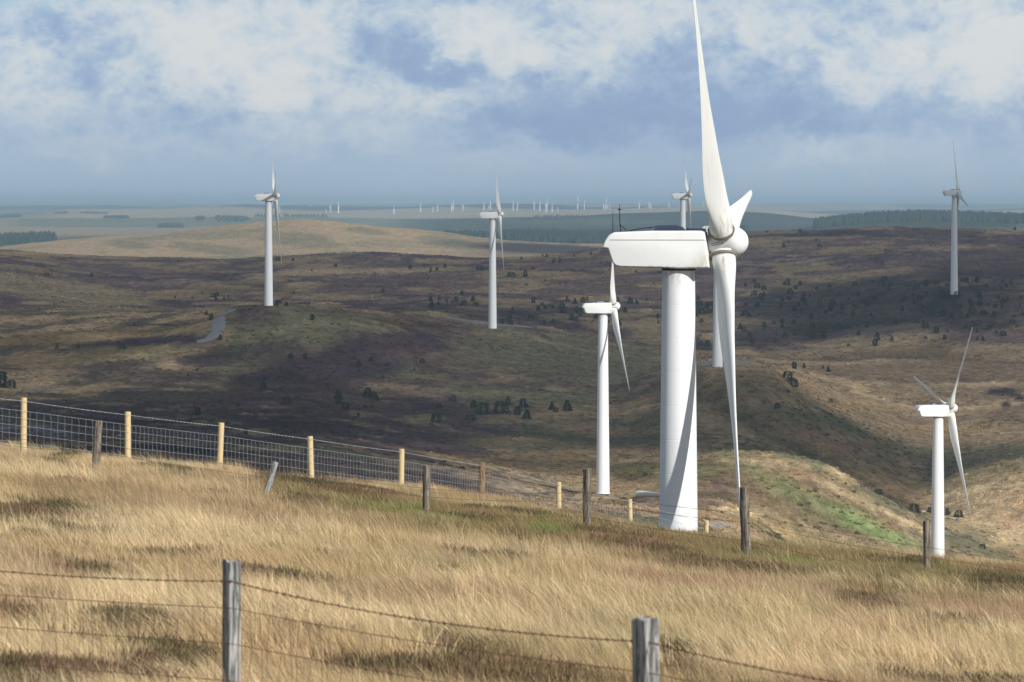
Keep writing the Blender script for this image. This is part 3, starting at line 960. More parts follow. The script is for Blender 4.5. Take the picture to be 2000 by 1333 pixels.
for k, m_ in (('tower', M_tower), ('nacelle', M_nac), ('blade', M_blade), ('collar', M_dark), ('hub', M_white), ('shaft', M_dark), ('ring', M_ring),
              ('bolts', M_ring), ('hatch', M_blue), ('hatch2', M_blue), ('seam', M_slot), ('rail', M_dark), ('mast', M_dark), ('mast2', M_dark), ('slot', M_slot), ('door', M_blue)):
    ME[k].materials.append(m_)


def turbine(hub_u, hub_row, d, k, thetas, label, tilt=.08, cone=.02, overhang=1.72, detail=1, group=None):
    """k: sine of the angle by which the rotor axis swings toward the camera"""
    az_ = (hub_u - 1000) / F
    psi = math.asin(k)
    ax = Vector((math.cos(az_) * math.cos(psi) - math.sin(az_) * math.sin(psi), -math.sin(az_) * math.cos(psi) - math.cos(az_) * math.sin(psi), 0))
    hubp = pos(hub_u, d, zz(hub_row, d))
    base = hubp - ax * overhang - Vector((0, 0, TH - .02 + overhang * tilt))
    root = bpy.data.objects.new('wind_turbine', None)
    COL.objects.link(root)
    root.empty_display_size = 1
    root.location = base
    root.rotation_euler = (0, 0, math.atan2(ax.y, ax.x))
    tag(root, label, 'wind turbine', group)
    link('tower', ME['tower'], root)
    link('yaw_collar', ME['collar'], root)
    nc = link('nacelle', ME['nacelle'], root, loc=(0, 0, TH))
    link('roof_hatch', ME['hatch'], nc)
    link('antenna', ME['mast2'], nc)
    if detail:
        link('roof_hatch', ME['hatch2'], nc)
        link('shell_seam', ME['seam'], nc)
        link('safety_rail', ME['rail'], nc)
        link('wind_mast', ME['mast'], nc)
        link('door', ME['door'], root)
    hb_ = link('hub', ME['hub'], root)
    t = math.atan(tilt)
    X = Vector((math.cos(t), 0, math.sin(t))); Zp = Vector((-math.sin(t), 0, math.cos(t))); Y = Vector((0, 1, 0))
    org = Vector((overhang, 0, TH + overhang * tilt))
    Mx = Matrix((X, Y, Zp)).transposed().to_4x4(); Mx.translation = org
    hb_.matrix_local = Mx
    link('shaft_seal', ME['shaft'], hb_)
    if detail:
        link('hub_slot', ME['slot'], hb_)
    for th_ in thetas:
        a = R(th_)
        S_ = (Zp * math.cos(a) + Y * math.sin(a))
        Tn = (-Zp * math.sin(a) + Y * math.cos(a))
        S2 = (S_ + X * cone).normalized(); X2 = (X - S_ * cone).normalized()
        Mb = Matrix((X2, Tn, S2)).transposed().to_4x4(); Mb.translation = org
        bl = link('blade', ME['blade'], root); bl.matrix_local = Mb
        rr = link('root_ring', ME['ring'], bl)
        if detail:
            link('bolt_circle', ME['bolts'], bl)['kind'] = 'stuff'
    return root


GT = 'wind turbines of the hill farm'
turbine(1411, 475, 180, .080, (202, 322, 82), 'largest and nearest white turbine, nacelle stained at the front, behind the grassy crest', group=GT)
turbine(1197, 599, 625, -.13, (337, 97, 217), 'white turbine with a rusty tower top, standing close to the left of the big tower', overhang=1.35, detail=0, group=GT)
turbine(1853, 797, 566, -.336, (317, 76, 197), 'bright white turbine with three spread blades, behind the thin old fence post on the right', overhang=1.5, detail=0, group=GT)
turbine(1417, 447, 818, -.03, (20, 140, 260), 'grey-white turbine mostly hidden behind the drooping blade of the big one', overhang=1.4, detail=0, group=GT)
turbine(538, 384, 940, -.02, (52, 172, 292), 'leftmost big turbine, grey, on the green knoll beside the winding gravel road', overhang=1.35, detail=0, group=GT)
turbine(975, 419, 1003, .03, (329, 89, 209), 'grey turbine in the middle of the view with heather slopes behind its tower', overhang=1.45, detail=0, group=GT)
turbine(1868, 376, 1140, -.15, (15, 135, 255), 'pale turbine standing on the dark heather plateau among small conifers at the far right', overhang=.9, detail=0, group=GT)
turbine(1344, 382, 1154, -.07, (48, 168, 288), 'small hazy turbine whose head shows just above the big white nacelle', overhang=1.35, detail=0, group=GT)

# blade lying on the ground by the small white turbine
lb = bpy.data.objects.new('spare_blade', ME['blade'])
COL.objects.link(lb)
dlb = hit(1244, 972)
pl = pos(1244, dlb)
lb.location = (pl.x, pl.y, pl.z + .42)
qe = pos(1356, dlb - 10.5)
dvec = (qe + Vector((0, 0, .15)) - lb.location).normalized()
upv = Vector((0, 0, 1)); T_ = upv.cross(dvec).normalized(); X_ = dvec.cross(T_)
c_, s_r = math.cos(R(60)), math.sin(R(60)); T_, X_ = (T_ * c_ + X_ * s_r), (X_ * c_ - T_ * s_r)
lb.rotation_euler = Matrix((T_, X_, dvec)).transposed().to_euler()
tag(lb, 'long white blade lying on the grass behind the foot of the big tower', 'turbine blade')

# ------------------------------------------------------------------ far row of turbines
def far_mesh(k, hgt=26.0):
    m = MB()
    m.tube([(0, 0, -3), (0, 0, hgt)], [1.9, 1.4], 8)
    m.box(-1.1, 2.6, -1.0, 1.0, hgt - .4, hgt + 1.6)
    for j in range(3):
        a = R(k * 37 + 120 * j)
        dx, dz = math.sin(a), math.cos(a)
        L = 13.5
        P = [(1.2 + 0, 0, hgt + .6), (1.2 + .35 * dx * L * .3, -.6 - .9 * dx * L * .3, hgt + .6 + dz * L * .3), (1.2 + .35 * dx * L, -.6 - .9 * dx * L, hgt + .6 + dz * L)]
        m.tube(P, [.8, .95, .3], 5)
    return m.mesh('distant_turbine')
FM = [far_mesh(k) for k in range(6)]
M_farw = flatmat('far_white', (.80, .80, .80), .5, .05)
for m_ in FM:
    m_.materials.append(M_farw)
FAR = [(535, 425, 12500, 14), (546, 425, 12000, 18), (606, 416, 16000, 14), (637, 429, 11500, 14), (645, 424, 12500, 20), (661, 426, 11500, 24), (769, 432, 11300, 21),
       (778, 412, 16000, 9), (821, 418, 12500, 17), (845, 429, 11500, 17), (854, 422, 12500, 19), (882, 420, 12300, 18), (885, 416, 12800, 18), (904, 421, 12300, 18),
       (915, 412, 16500, 9), (945, 416, 12500, 17), (954, 416, 12800, 12), (958, 413, 12800, 16), (1002, 415, 12500, 17), (1010, 413, 12800, 17), (1043, 409, 13000, 16), (1054, 418, 12200, 18),
       (1066, 420, 11500, 19), (1068, 410, 13000, 18), (1078, 421, 11500, 15), (1089, 420, 11500, 12), (1117, 408, 16000, 10), (1128, 410, 12800, 18), (1141, 408, 13000, 14), (1179, 415, 12000, 16), (1183, 410, 12500, 18),
       (1186, 416, 12200, 14), (1191, 415, 12200, 13), (1248, 417, 12000, 17), (1267, 416, 12200, 18), (1271, 419, 11800, 16), (1306, 419, 11800, 17), (1373, 411, 12800, 15)]
ordn = ['first', 'second', 'third', 'fourth', 'fifth', 'sixth', 'seventh', 'eighth', 'ninth', 'tenth', 'eleventh', 'twelfth', 'thirteenth', 'fourteenth', 'fifteenth', 'sixteenth',
        'seventeenth', 'eighteenth', 'nineteenth', 'twentieth']
zones = [(0, 560, 'by the leftmost grey turbine'), (560, 700, 'above the sunlit round hill'), (700, 930, 'between the round hill and the middle turbine'),
         (930, 962, 'just left of the middle nacelle'), (962, 1100, 'right of the middle turbine'), (1100, 1205, 'around the big nacelle\'s antennas'),
         (1205, 1340, 'above the big nacelle roof'), (1340, 1500, 'left of the upright blade')]
cnt = {}
for i, (u, row, d, hp) in enumerate(FAR):
    o = link('distant_turbine', FM[i % 6])
    d = float(fd(d))
    p = pos(u, d)
    s = hp / 26.0 * d / F * 1.0
    o.location = (p.x, p.y, min(p.z, zz(row, d)) if p.z < zz(row, d) else zz(row, d))
    o.location.z = zz(row, d)
    o.scale = (s * 1.0, s * 1.0, s)
    o.rotation_euler = (0, 0, R(random.uniform(-12, 12)))
    z = [q for q in zones if q[0] <= u < q[1]][0]
    cnt[z[2]] = cnt.get(z[2], 0) + 1
    tag(o, 'tiny white turbine %s, %s from the left' % (z[2], ordn[cnt[z[2]] - 1]), 'wind turbine', 'tiny turbines along the horizon')

# ------------------------------------------------------------------ trees
def f_tree(t, b):
    at = t.n('ShaderNodeAttribute', attribute_name='shade')
    oi = t.n('ShaderNodeObjectInfo')
    c = t.mix(at.outputs['Fac'], (.014, .022, .014), (.036, .052, .026))
    c = t.mix(t.math('MULTIPLY', oi.outputs['Random'], .4), c, (.06, .062, .04))
    t.l(c, b.inputs['Base Color'])
    b.inputs['Roughness'].default_value = .9
M_tree = mat('conifer_needles', f_tree)
M_bark = flatmat('bark', (.08, .06, .045))


def tree_mesh(kind, seed, n=620):
    r = random.Random(seed)
    v = []; f = []; sh = []
    def quad(c, a, b, s):
        k = len(v)
        v.extend([tuple(c - a), tuple(c + b * .6), tuple(c + a), tuple(c - b * .6)])
        f.append((k, k + 1, k + 2, k + 3)); sh.extend([s] * 4)
    lumps = [(r.uniform(-.3, .3), r.uniform(-.3, .3), r.uniform(.2, .8), r.uniform(.2, .35)) for _ in range(5)]
    for _ in range(n):
        h = r.random() ** (1.5 if kind == 'cone' else 1.15)
        an_ = r.uniform(0, 2 * math.pi)
        if kind == 'cone':
            R0 = (.36 + .07 * math.sin(h * 26 + seed)) * (1 - h) ** .85 + .02
        elif kind == 'bush':
            R0 = .62 * math.sqrt(max(0, 1 - (h * 1.15 - .25) ** 2)) * (.8 + .25 * math.sin(an_ * 3 + seed) + .1 * math.sin(an_ * 5))
        else:
            R0 = .40 * math.sqrt(max(0.02, 1 - (h * 1.25 - .35) ** 2)) * (.85 + .22 * math.sin(an_ * 2 + seed + h * 5))
        rr = R0 * math.sqrt(r.uniform(.3, 1.1))
        c = Vector((rr * math.cos(an_), rr * math.sin(an_), .04 + .96 * h))
        out = Vector((math.cos(an_), math.sin(an_), r.uniform(-.5, .5)))
        a = out.normalized() * r.uniform(.07, .13)
        b = Vector((r.uniform(-1, 1), r.uniform(-1, 1), r.uniform(-1, 1))).normalized() * r.uniform(.05, .10)
        quad(c, a, b, r.random())
    m = bpy.data.meshes.new('crown'); m.from_pydata(v, [], f); m.update()
    at_ = m.attributes.new('shade', 'FLOAT', 'POINT'); at_.data.foreach_set('value', sh)
    m.materials.append(M_tree)
    return m
TM = {k: [tree_mesh(k, s + 3) for s in range(4)] for k in ('cone', 'round', 'bush')}
tk = MB(); tk.tube([(0, 0, -.15), (0, 0, .35)], [.045, .03], 6)
trunk_m = tk.mesh('trunk'); trunk_m.materials.append(M_bark)


def tree(u, row, h_px, kind, label, group, w=1.0, nm='conifer'):
    d = hit(u, row)
    if d is None:
        return
    p = pos(u, d)
    h = h_px * d / F * (1.15 if group is None else .85)
    o = bpy.data.objects.new(nm, None)
    COL.objects.link(o)
    o.location = p - Vector((0, 0, .05 * h))
    o.scale = (h * w, h * w, h)
    o.rotation_euler = (0, 0, random.uniform(0, 6.28))
    tag(o, label, 'tree' if nm != 'shrub' else 'shrub', group)
    link('crown', random.choice(TM[kind]), o)
    link('trunk', trunk_m, o)
    return o


# single trees one can point to
SINGLE = [
    (852, 826, 17, 'bush', 'low round dark bush standing alone below the tree clump', 1),
    (918, 822, 12, 'bush', 'flat dark thicket at the foot of the tree clump', 1.5),
    (925, 798, 15, 'round', 'slim small tree at the left end of the clump above the new fence', .9),
    (944, 810, 21, 'bush', 'broadest dark bushy tree in the clump on the slope', 1.05),
    (977, 808, 22, 'bush', 'wide leafy tree in the middle of the clump on the slope', 1.1),
    (992, 791, 15, 'cone', 'small conifer behind the middle of the clump', 1),
    (1022, 797, 17, 'round', 'rounded conifer standing above the right part of the clump', 1.1),
    (1011, 811, 15, 'round', 'small dark tree at the lower right of the clump', 1.1),
    (1029, 819, 17, 'cone', 'dark conifer closing the clump at its right end', 1.3),
    (1078, 801, 15, 'cone', 'left tree of the trio right of the clump', 1),
    (1085, 806, 9, 'bush', 'lowest and smallest tree of the trio right of the clump', 1),
    (1108, 803, 19, 'cone', 'tallest pointed tree of the trio right of the clump', 1.25),
    (515, 759, 18, 'cone', 'pointed conifer at the left end of the dark mound', .95),
    (661, 790, 23, 'round', 'tall narrow tree below the dark mound, beside a smaller round one', .7),
    (674, 800, 12, 'bush', 'round bush right under the tall narrow tree', 1.1),
    (718, 777, 18, 'round', 'left one of two touching dark trees on the green slope', 1.1),
    (731, 783, 16, 'round', 'right one of two touching dark trees on the green slope', 1.1),
    (560, 791, 15, 'bush', 'dark bush at the foot of the mound', 1),
    (610, 625, 10, 'round', 'small tree on the green knoll between the two grey turbines', 1),
    (413, 625, 11, 'round', 'dark tree on the bank left of the winding road', 1),
    (404, 616, 8, 'round', 'little tree above the one on the road bank', 1),
    (431, 663, 9, 'cone', 'little tree right of the road where it bends', 1.1),
    (114, 680, 9, 'cone', 'small conifer on the pale grass strip, far left', 1),
    (156, 679, 7, 'round', 'tiny bush on the pale grass strip, right of the small conifer', 1),
    (240, 681, 9, 'bush', 'spreading dark bush at the end of the pale grass strip', 1.4),
    (8, 755, 28, 'round', 'dark tree at the left edge above the new fence', .8),
    (26, 757, 15, 'bush', 'bush beside the dark tree at the left edge', 1),
    (885, 785, 11, 'bush', 'small green bush between the mound and the clump', 1.1),
    (858, 799, 10, 'bush', 'small dark bush left of the clump', 1.1),
    (712, 798, 7, 'bush', 'left of two tiny bushes below the touching trees', 1),
    (725, 798, 7, 'bush', 'right of two tiny bushes below the touching trees', 1),
    (700, 716, 12, 'cone', 'small conifer upper right on the heather-streaked slope', 1),
    (725, 706, 9, 'cone', 'tiny conifer at the top of the heather streaks', 1),
    (568, 702, 11, 'round', 'dark bush in the left of the heather streaks', 1),
    (596, 702, 11, 'round', 'dark bush in the middle of the heather streaks', 1),
    (825, 709, 8, 'bush', 'small bush on the brown upper slope left of the middle tower', 1),
    (386, 810, 14, 'round', 'dark bush low on the slope over the second new fence post', 1),
    (465, 794, 9, 'cone', 'little conifer low on the slope left of the mound', 1),
    (480, 848, 10, 'round', 'bush just above the wire between the fence posts', 1),
    (648, 849, 10, 'round', 'bush just above the wire right of the fourth new post', 1),
    (1551, 720, 13, 'round', 'dark tree on the crest right of the gravel hardstanding', .9),
    (1570, 718, 8, 'cone', 'tiny conifer right of the tree on the crest', 1),
    (1617, 726, 10, 'cone', 'small conifer alone on the brown slope', 1),
    (1607, 720, 7, 'cone', 'tiniest conifer left of the lone small one', .8),
    (1537, 744, 18, 'bush', 'green bush on the grassy flank below the crest', 1),
    (1549, 755, 15, 'bush', 'lower green bush on the grassy flank', 1),
    (1518, 797, 9, 'bush', 'small bush on the ochre flat beside the hanging blade', 1),
    (1622, 785, 7, 'bush', 'tiny bush on the flank above the ochre flat', 1),
    (1539, 767, 6, 'bush', 'speck of a bush below the two green ones', 1),
    (1708, 675, 13, 'round', 'lone dark tree on the slope left of the tall thin blade', .9),
    (1806, 662, 6, 'bush', 'tiny bush on the pale slope near the blade tip', 1),
    (1656, 676, 5, 'bush', 'speck of a bush left of the lone dark tree', 1),
    (1382, 678, 12, 'round', 'round tree between the big tower and the hidden turbine', 1),
    (1469, 671, 10, 'round', 'small round tree right of the hanging blade', 1),
    (1512, 669, 9, 'cone', 'small conifer at the foot of the wooded heath', 1),
    (1026, 541, 13, 'round', 'upright dark tree alone on the heath right of the middle tower', .8),
    (998, 541, 8, 'bush', 'long low thicket right of the middle tower', 1.9),
    (937, 528, 9, 'bush', 'broad bush on the heath just left of the middle tower', 1.4),
    (853, 530, 9, 'cone', 'right conifer of the pair on the sunlit track line', .9),
    (841, 531, 9, 'cone', 'left conifer of the pair on the sunlit track line', .8),
    (801, 526, 8, 'round', 'small tree at the left of the sunlit track line', 1),
    (869, 523, 7, 'round', 'small tree above the pair on the track line', 1),
    (656, 522, 7, 'round', 'dot of a tree on the heath under the round hill', 1),
    (543, 510, 7, 'bush', 'bush on the ridge just right of the leftmost tower', 1.2),
    (573, 510, 6, 'round', 'tiny tree on the ridge right of the leftmost tower', 1),
    (95, 540, 7, 'bush', 'dark bush on the heath at the far left', 1.3),
    (181, 541, 7, 'round', 'tiny tree on the heath left of the road', 1),
    (902, 577, 8, 'round', 'single bush on the heath left of the middle tower', 1),
    (748, 572, 7, 'round', 'single bush in the middle of the brown heath', 1),
    (1154, 498, 6, 'round', 'dot of a tree near the ridge left of the big nacelle', 1),
    (1068, 503, 6, 'round', 'dot of a tree on the ridge right of the middle tower', 1.2),
    (1094, 514, 8, 'round', 'small tree below the ridge, one of a close pair', 1),
    (1081, 514, 7, 'round', 'smaller tree of the close pair below the ridge', 1),
    (1530, 484, 8, 'round', 'tree on the heather hill right of the big hub', 1),
    (1600, 483, 6, 'bush', 'bush on the heather hill, upper middle', 1.3),
    (1497, 455, 4, 'bush', 'speck of a tree on the skyline right of the hub', 1),
    (1562, 454, 6, 'round', 'small tree on the skyline of the heather hill', 1),
    (1978, 450, 6, 'round', 'small tree on the skyline at the far right', 1),
]
for (u, r, h, k, lb_, w) in SINGLE:
    tree(u, r, h, k, lb_, None, w, 'conifer' if k == 'cone' else ('shrub' if k == 'bush' else 'small_tree'))
# loose groups in which nothing tells one tree from the next
ZONES = [
    ('small conifers in the rows across the dark heath', 'tree in rows on dark heath', [(1445, 1995, 548, 568, 34, 8, 13)]),
    ('conifers thickly scattered on the wooded heath', 'tree on the wooded heath', [(1445, 1995, 575, 665, 130, 7, 15)]),
    ('bushes on the heath behind the small white turbine', 'tree between the middle and big towers', [(975, 1290, 585, 640, 46, 8, 15)]),
    ('bushes on the heath left of the middle tower', 'tree belt left of middle tower', [(800, 955, 585, 606, 14, 7, 14), (560, 800, 570, 600, 8, 4, 8)]),
    ('specks of trees on the upper heath', 'tree dot left of the big nacelle', [(985, 1290, 500, 560, 34, 3, 7)]),
    ('specks of trees on the brown heath', 'tree dot on brown heath', [(600, 950, 520, 560, 12, 3, 5)]),
    ('trees by the foot of the leftmost turbine', 'tree near the leftmost tower foot', [(335, 470, 575, 588, 9, 6, 12), (540, 570, 592, 600, 5, 7, 11)]),
    ('bushes between the big tower and the hanging blade', 'tree between big tower and blade', [(1360, 1395, 575, 640, 10, 8, 15)]),
    ('bushes on the heather hill', 'tree on hill behind the hub', [(1450, 1960, 465, 530, 16, 3, 6)]),
    ('trees above the old fence on the slope', 'tree on slope above new fence', [(300, 900, 690, 840, 22, 5, 10)]),
]
SHAPE = {'cone': 'pointed', 'round': 'rounded', 'bush': 'low spreading'}
for (grp, lab, boxes) in ZONES:
    for (u0, u1, r0, r1, n, h0, h1) in boxes:
        for _ in range(n):
            u = random.uniform(u0, u1); r = random.uniform(r0, r1)
            h = random.uniform(h0, h1); kd = random.choice(('cone', 'round', 'round', 'bush'))
            tu = (u - u0) / (u1 - u0); tr_ = (r - r0) / max(1, r1 - r0)
            third = 'left part' if tu < .34 else ('middle' if tu < .67 else 'right part')
            depth = '' if r1 - r0 < 30 else (', upper rows' if tr_ < .34 else (', middle rows' if tr_ < .67 else ', lower rows'))
            size = 'small' if h < (h0 + h1) / 2 else 'larger'
            tree(u, r, h, kd, '%s %s %s, %s%s' % (size, SHAPE[kd], lab, third, depth), grp, random.uniform(.8, 1.25), 'small_tree')

# far woods: masses nobody could count
def wood(name, spec, seed, hgt=11.0):
    """spec: list of (u0, u1, d0, d1, count)"""
    r = np.random.default_rng(seed)
    V = []; Fc = []; n = 0
    for (u0, u1, d0, d1, cn) in spec:
        us = u0 + (u1 - u0) * (r.beta(1.6, 1.6, cn) if u1 - u0 < 120 else r.uniform(0, 1, cn)); ds = fd(r.uniform(d0, d1, cn))
        zs_ = ground(us, ds)
        hs = hgt * r.uniform(.65, 1.25, cn)
        rs = hs * r.uniform(.26, .4, cn)
        azs = (us - 1000) / F
        px = ds * np.sin(azs); py = ds * np.cos(azs)
        for k in range(cn):
            b = n
            for j in range(5):
                a = j * 2 * math.pi / 5 + us[k]
                V.append((px[k] + rs[k] * math.cos(a), py[k] + rs[k] * math.sin(a), zs_[k] + hs[k] * .05))
            for j in range(5):
                a = j * 2 * math.pi / 5 + us[k] + .6
                V.append((px[k] + rs[k] * .72 * math.cos(a), py[k] + rs[k] * .72 * math.sin(a), zs_[k] + hs[k] * .5))
            V.append((px[k], py[k], zs_[k] + hs[k]))
            for j in range(5):
                q = (j + 1) % 5
                Fc.append((b + j, b + q, b + 5 + j)); Fc.append((b + q, b + 5 + q, b + 5 + j)); Fc.append((b + 5 + j, b + 5 + q, b + 10))
            n += 11
    o = link(name, mesh_np(name, V, Fc, False), m=M_wood)
    return o
M_wood = flatmat('distant_needles', (.038, .052, .030), .95, .4, .02)
tag(wood('conifer_wood', [(845, 1010, 3900, 4300, 500), (980, 1260, 3900, 4700, 2600), (1200, 1460, 4100, 4700, 700)], 5, 9), 'dark conifer wood beyond the sunlit hill, behind the middle turbine', 'wood', kind='stuff')
tag(wood('conifer_wood', [(1590, 2300, 4300, 4750, 4200)], 6, 7.5), 'blue-dark conifer wood along the ridge at the right', 'wood', kind='stuff')
tag(wood('conifer_wood', [(-300, 110, 4100, 4700, 2200)], 8, 8), 'blue conifer wood in the valley at the far left', 'wood', kind='stuff')
tag(wood('shelter_belt', [(160, 214, 11300, 11700, 300), (110, 136, 10800, 11200, 120), (0, 46, 10200, 10500, 160), (205, 255, 8400, 8700, 200), (310, 360, 6900, 7300, 260), (383, 402, 7700, 7900, 60), (415, 490, 7600, 8200, 160), (500, 640, 9500, 9700, 120), (1240, 1330, 9000, 9200, 90), (1040, 1140, 8000, 8100, 80)], 9, 5),
    'small far shelter belts on the pale farmland at the left', 'wood', kind='stuff')

# ------------------------------------------------------------------ tracks
track('gravel_road', [(385, 668), (405, 664), (420, 655), (428, 640), (427, 622), (438, 612), (462, 605)], 2.8)
track('gravel_track', [(866, 621), (905, 625), (945, 633), (985, 636), (1035, 640)], 2.6)
track('gravel_pad', [(1370, 712), (1395, 711), (1430, 709), (1465, 708)], 6)

# ------------------------------------------------------------------ rocks and odds on the knoll
def rock(u, row, size, label):
    d = hit(u, row)
    r = random.Random(int(u))
    m = MB(); loops = []
    for k, (z, s) in enumerate([(-.3, .8), (0, 1), (.35, .85), (.6, .4)]):
        loops.append([(s * (1 + r.uniform(-.25, .25)) * math.cos(j * math.pi / 4), s * .8 * (1 + r.uniform(-.25, .25)) * math.sin(j * math.pi / 4), z + r.uniform(-.1, .1)) for j in range(8)])
    m.loft(loops)
    o = link('rock', m.mesh('rock', smooth=False), m=M_rock)
    o.location = pos(u, d); s = size * d / F
    o.scale = (s, s, s)
    tag(o, label, 'rock', 'pale rocks by the white turbine on the right')
M_rock = flatmat('pale_rock', (.45, .44, .42), .9, .4, 2)
rock(1802, 999, 5, 'pale boulder left of the white tower on the right')
rock(1863, 1013, 4, 'small pale boulder right of the white tower')
rock(1935, 1046, 3, 'pale stone low on the slope at the far right')
rock(1880, 1002, 3, 'little stone above the small pale boulder')
for (u, r, h, l_) in [(1784, 1000, 16, 'dark gorse bush in the gully left of the right-hand tower'), (1818, 1000, 10, 'dark bush by the pale boulder'), (1845, 1004, 13, 'dark bush just right of the right-hand tower'),
                      (1872, 1008, 12, 'dark bush by the small pale boulder'), (1918, 1070, 9, 'small bush on the pale slope at the far right'), (1715, 965, 10, 'scrub on the shoulder of the sunlit knoll'),
                      (1261, 930, 6, 'dark speck of a bush on the knoll left of the big tower')]:
    tree(u, r, h, 'bush', l_, None, 1.2, 'shrub')

# ------------------------------------------------------------------ fences
def f_newwood(t, b):
    tcn = t.n('ShaderNodeTexCoord').outputs['Object']
    g = t.noise(t.mapping(tcn, (22, 22, 1.2)), 2.0, 5, .6, .5)
    k = t.noise(tcn, 5, 3, .5)
    c = t.mix(g, (.50, .36, .17), (.74, .58, .34))
    c = t.mix(t.math('MULTIPLY', t.ss(k, .6, .7), .5), c, (.34, .2, .09))
    t.l(c, b.inputs['Base Color'])
M_new = mat('new_softwood', f_newwood)


def f_oldwood(t, b, lo=(.055, .045, .036), hi=(.30, .25, .19)):
    tcn = t.n('ShaderNodeTexCoord').outputs['Object']
    g = t.noise(t.mapping(tcn, (16, 16, 1.3)), 2.0, 7, .7, 1.0)
    k = t.noise(tcn, 7, 5, .6)
    c = t.mix(t.ss(g, .35, .65), lo, hi)
    c = t.mix(t.math('MULTIPLY', t.ss(k, .55, .68), .45), c, (.30, .29, .22))
    t.l(c, b.inputs['Base Color'])
    b.inputs['Roughness'].default_value = .95
    bp = t.n('ShaderNodeBump'); bp.inputs['Strength'].default_value = .8; bp.inputs['Distance'].default_value = .01
    t.l(g, bp.inputs['Height']); t.l(bp.outputs[0], b.inputs['Normal'])
M_old = mat('weathered_wood', lambda t, b: f_oldwood(t, b))
M_silver = mat('silvered_wood', lambda t, b: f_oldwood(t, b, (.04, .04, .04), (.44, .43, .41)))
M_brown = mat('brown_wood', lambda t, b: f_oldwood(t, b, (.10, .065, .035), (.36, .25, .15)))
M_galv = flatmat('galvanised_wire', (.38, .40, .42), .35, .1)
M_rust = flatmat('rusty_wire', (.16, .075, .045), .8, .4, 40)
M_moss = flatmat('lichen_cap', (.28, .27, .13), .95, .4, 12)


def post_mesh(r, h, sides, rough, seed, taper=.93, square=False):
    rr = random.Random(seed)
    m = MB(); loops = []
    nl = 14
    ph = [rr.uniform(0, 6.28) for _ in range(6)]
    for k in range(nl + 1):
        z = -.5 + (h + .5) * k / nl
        s = r * (1 - (1 - taper) * k / nl)
        lp = []
        for j in range(sides):
            a = 2 * math.pi * (j + .5) / sides
            if square:
                q = max(abs(math.cos(a)), abs(math.sin(a)))
                rad_ = s / q * (.97 if q < .75 else 1)
            else:
                rad_ = s
            rad_ *= 1 + rough * (math.sin(3 * a + ph[0] + z * 1.3) * .5 + math.sin(5 * a + ph[1] + z * 2.7) * .4 + math.sin(z * 9 + ph[2] + 2 * a) * .35 + rr.uniform(-.4, .4) * (1 if sides < 30 else .3))
            zz_ = z + (rr.uniform(-.4, .4) * rough * r * 3 if k == nl else 0)
            lp.append((rad_ * math.cos(a), rad_ * math.sin(a), zz_))
        loops.append(lp)
    loops.append([(x * .86, y * .86, z + r * .10) for x, y, z in loops[-1]])
    m.loft(loops)
    return m.mesh('post')


def sawn_post(r, h, seed):
    rr = random.Random(seed)
    m = MB(); loops = []
    base = []
    for sx_, sy_ in ((-1, -1), (1, -1), (1, 1), (-1, 1)):
        nx, ny = (1, 0) if sx_ == sy_ else (0, 1)
        for t in (.93,):
            pass
        base.append((sx_ * r, sy_ * r))
    pts = []
    for k in range(4):
        a, b = base[k], base[(k + 1) % 4]
        for t in (.06, .3, .5, .7, .94):
            pts.append((a[0] + (b[0] - a[0]) * t, a[1] + (b[1] - a[1]) * t))
    crack = [rr.uniform(-.02, .05) for _ in pts]
    for k in range(12):
        z = -.5 + (h + .5) * k / 11
        loops.append([(x * (1 - c * (.5 + .5 * math.sin(z * 7 + i))), y * (1 - c * (.5 + .5 * math.sin(z * 7 + i))), z + (rr.uniform(-.012, .008) if k == 11 else 0)) for i, ((x, y), c) in enumerate(zip(pts, crack))])
    loops.append([(x * .95, y * .95, z + .006) for x, y, z in loops[-1]])
    m.loft(loops)
    return m.mesh('post', smooth=False)


def lerp(a, b, t):
    return a + (b - a) * t


def barbed(name, pts, rad, parent, m, every=.11, bl=.016, sagf=.0):
    """one twisted strand with barbs through the given points"""
    mb = MB()
    line = []
    for k in range(len(pts) - 1):
        a, b = Vector(pts[k]), Vector(pts[k + 1])
        n = 12
        for q in range(n):
            t = q / n
            p = a.lerp(b, t); p.z -= sagf * 4 * t * (1 - t)
            line.append(p)
    line.append(Vector(pts[-1]))
    mb.tube(line, rad, 5)
    L = 0; nxt = .05
    for k in range(len(line) - 1):
        seg = (line[k + 1] - line[k]); l = seg.length
        while nxt < L + l:
            p = line[k] + seg * ((nxt - L) / l)
            for _ in range(3):
                dv = Vector((random.uniform(-.8, .8), random.uniform(-.8, .8), random.uniform(-1, 1))).normalized() * bl
                mb.tube([p - dv, p + dv], rad * .7, 3)
            nxt += every * random.uniform(.9, 1.1)
        L += l
    return link(name, mb.mesh(name), parent, m)


def wires(name, pts, rad, parent, m, sagf=0.0, n=6):
    mb = MB(); line = []
    for k in range(len(pts) - 1):
        a, b = Vector(pts[k]), Vector(pts[k + 1])
        for q in range(n):
            t = q / n
            p = a.lerp(b, t); p.z -= sagf * 4 * t * (1 - t)
            line.append(p)
    line.append(Vector(pts[-1]))
    mb.tube(line, rad, 4)
    return link(name, mb.mesh(name), parent, m)


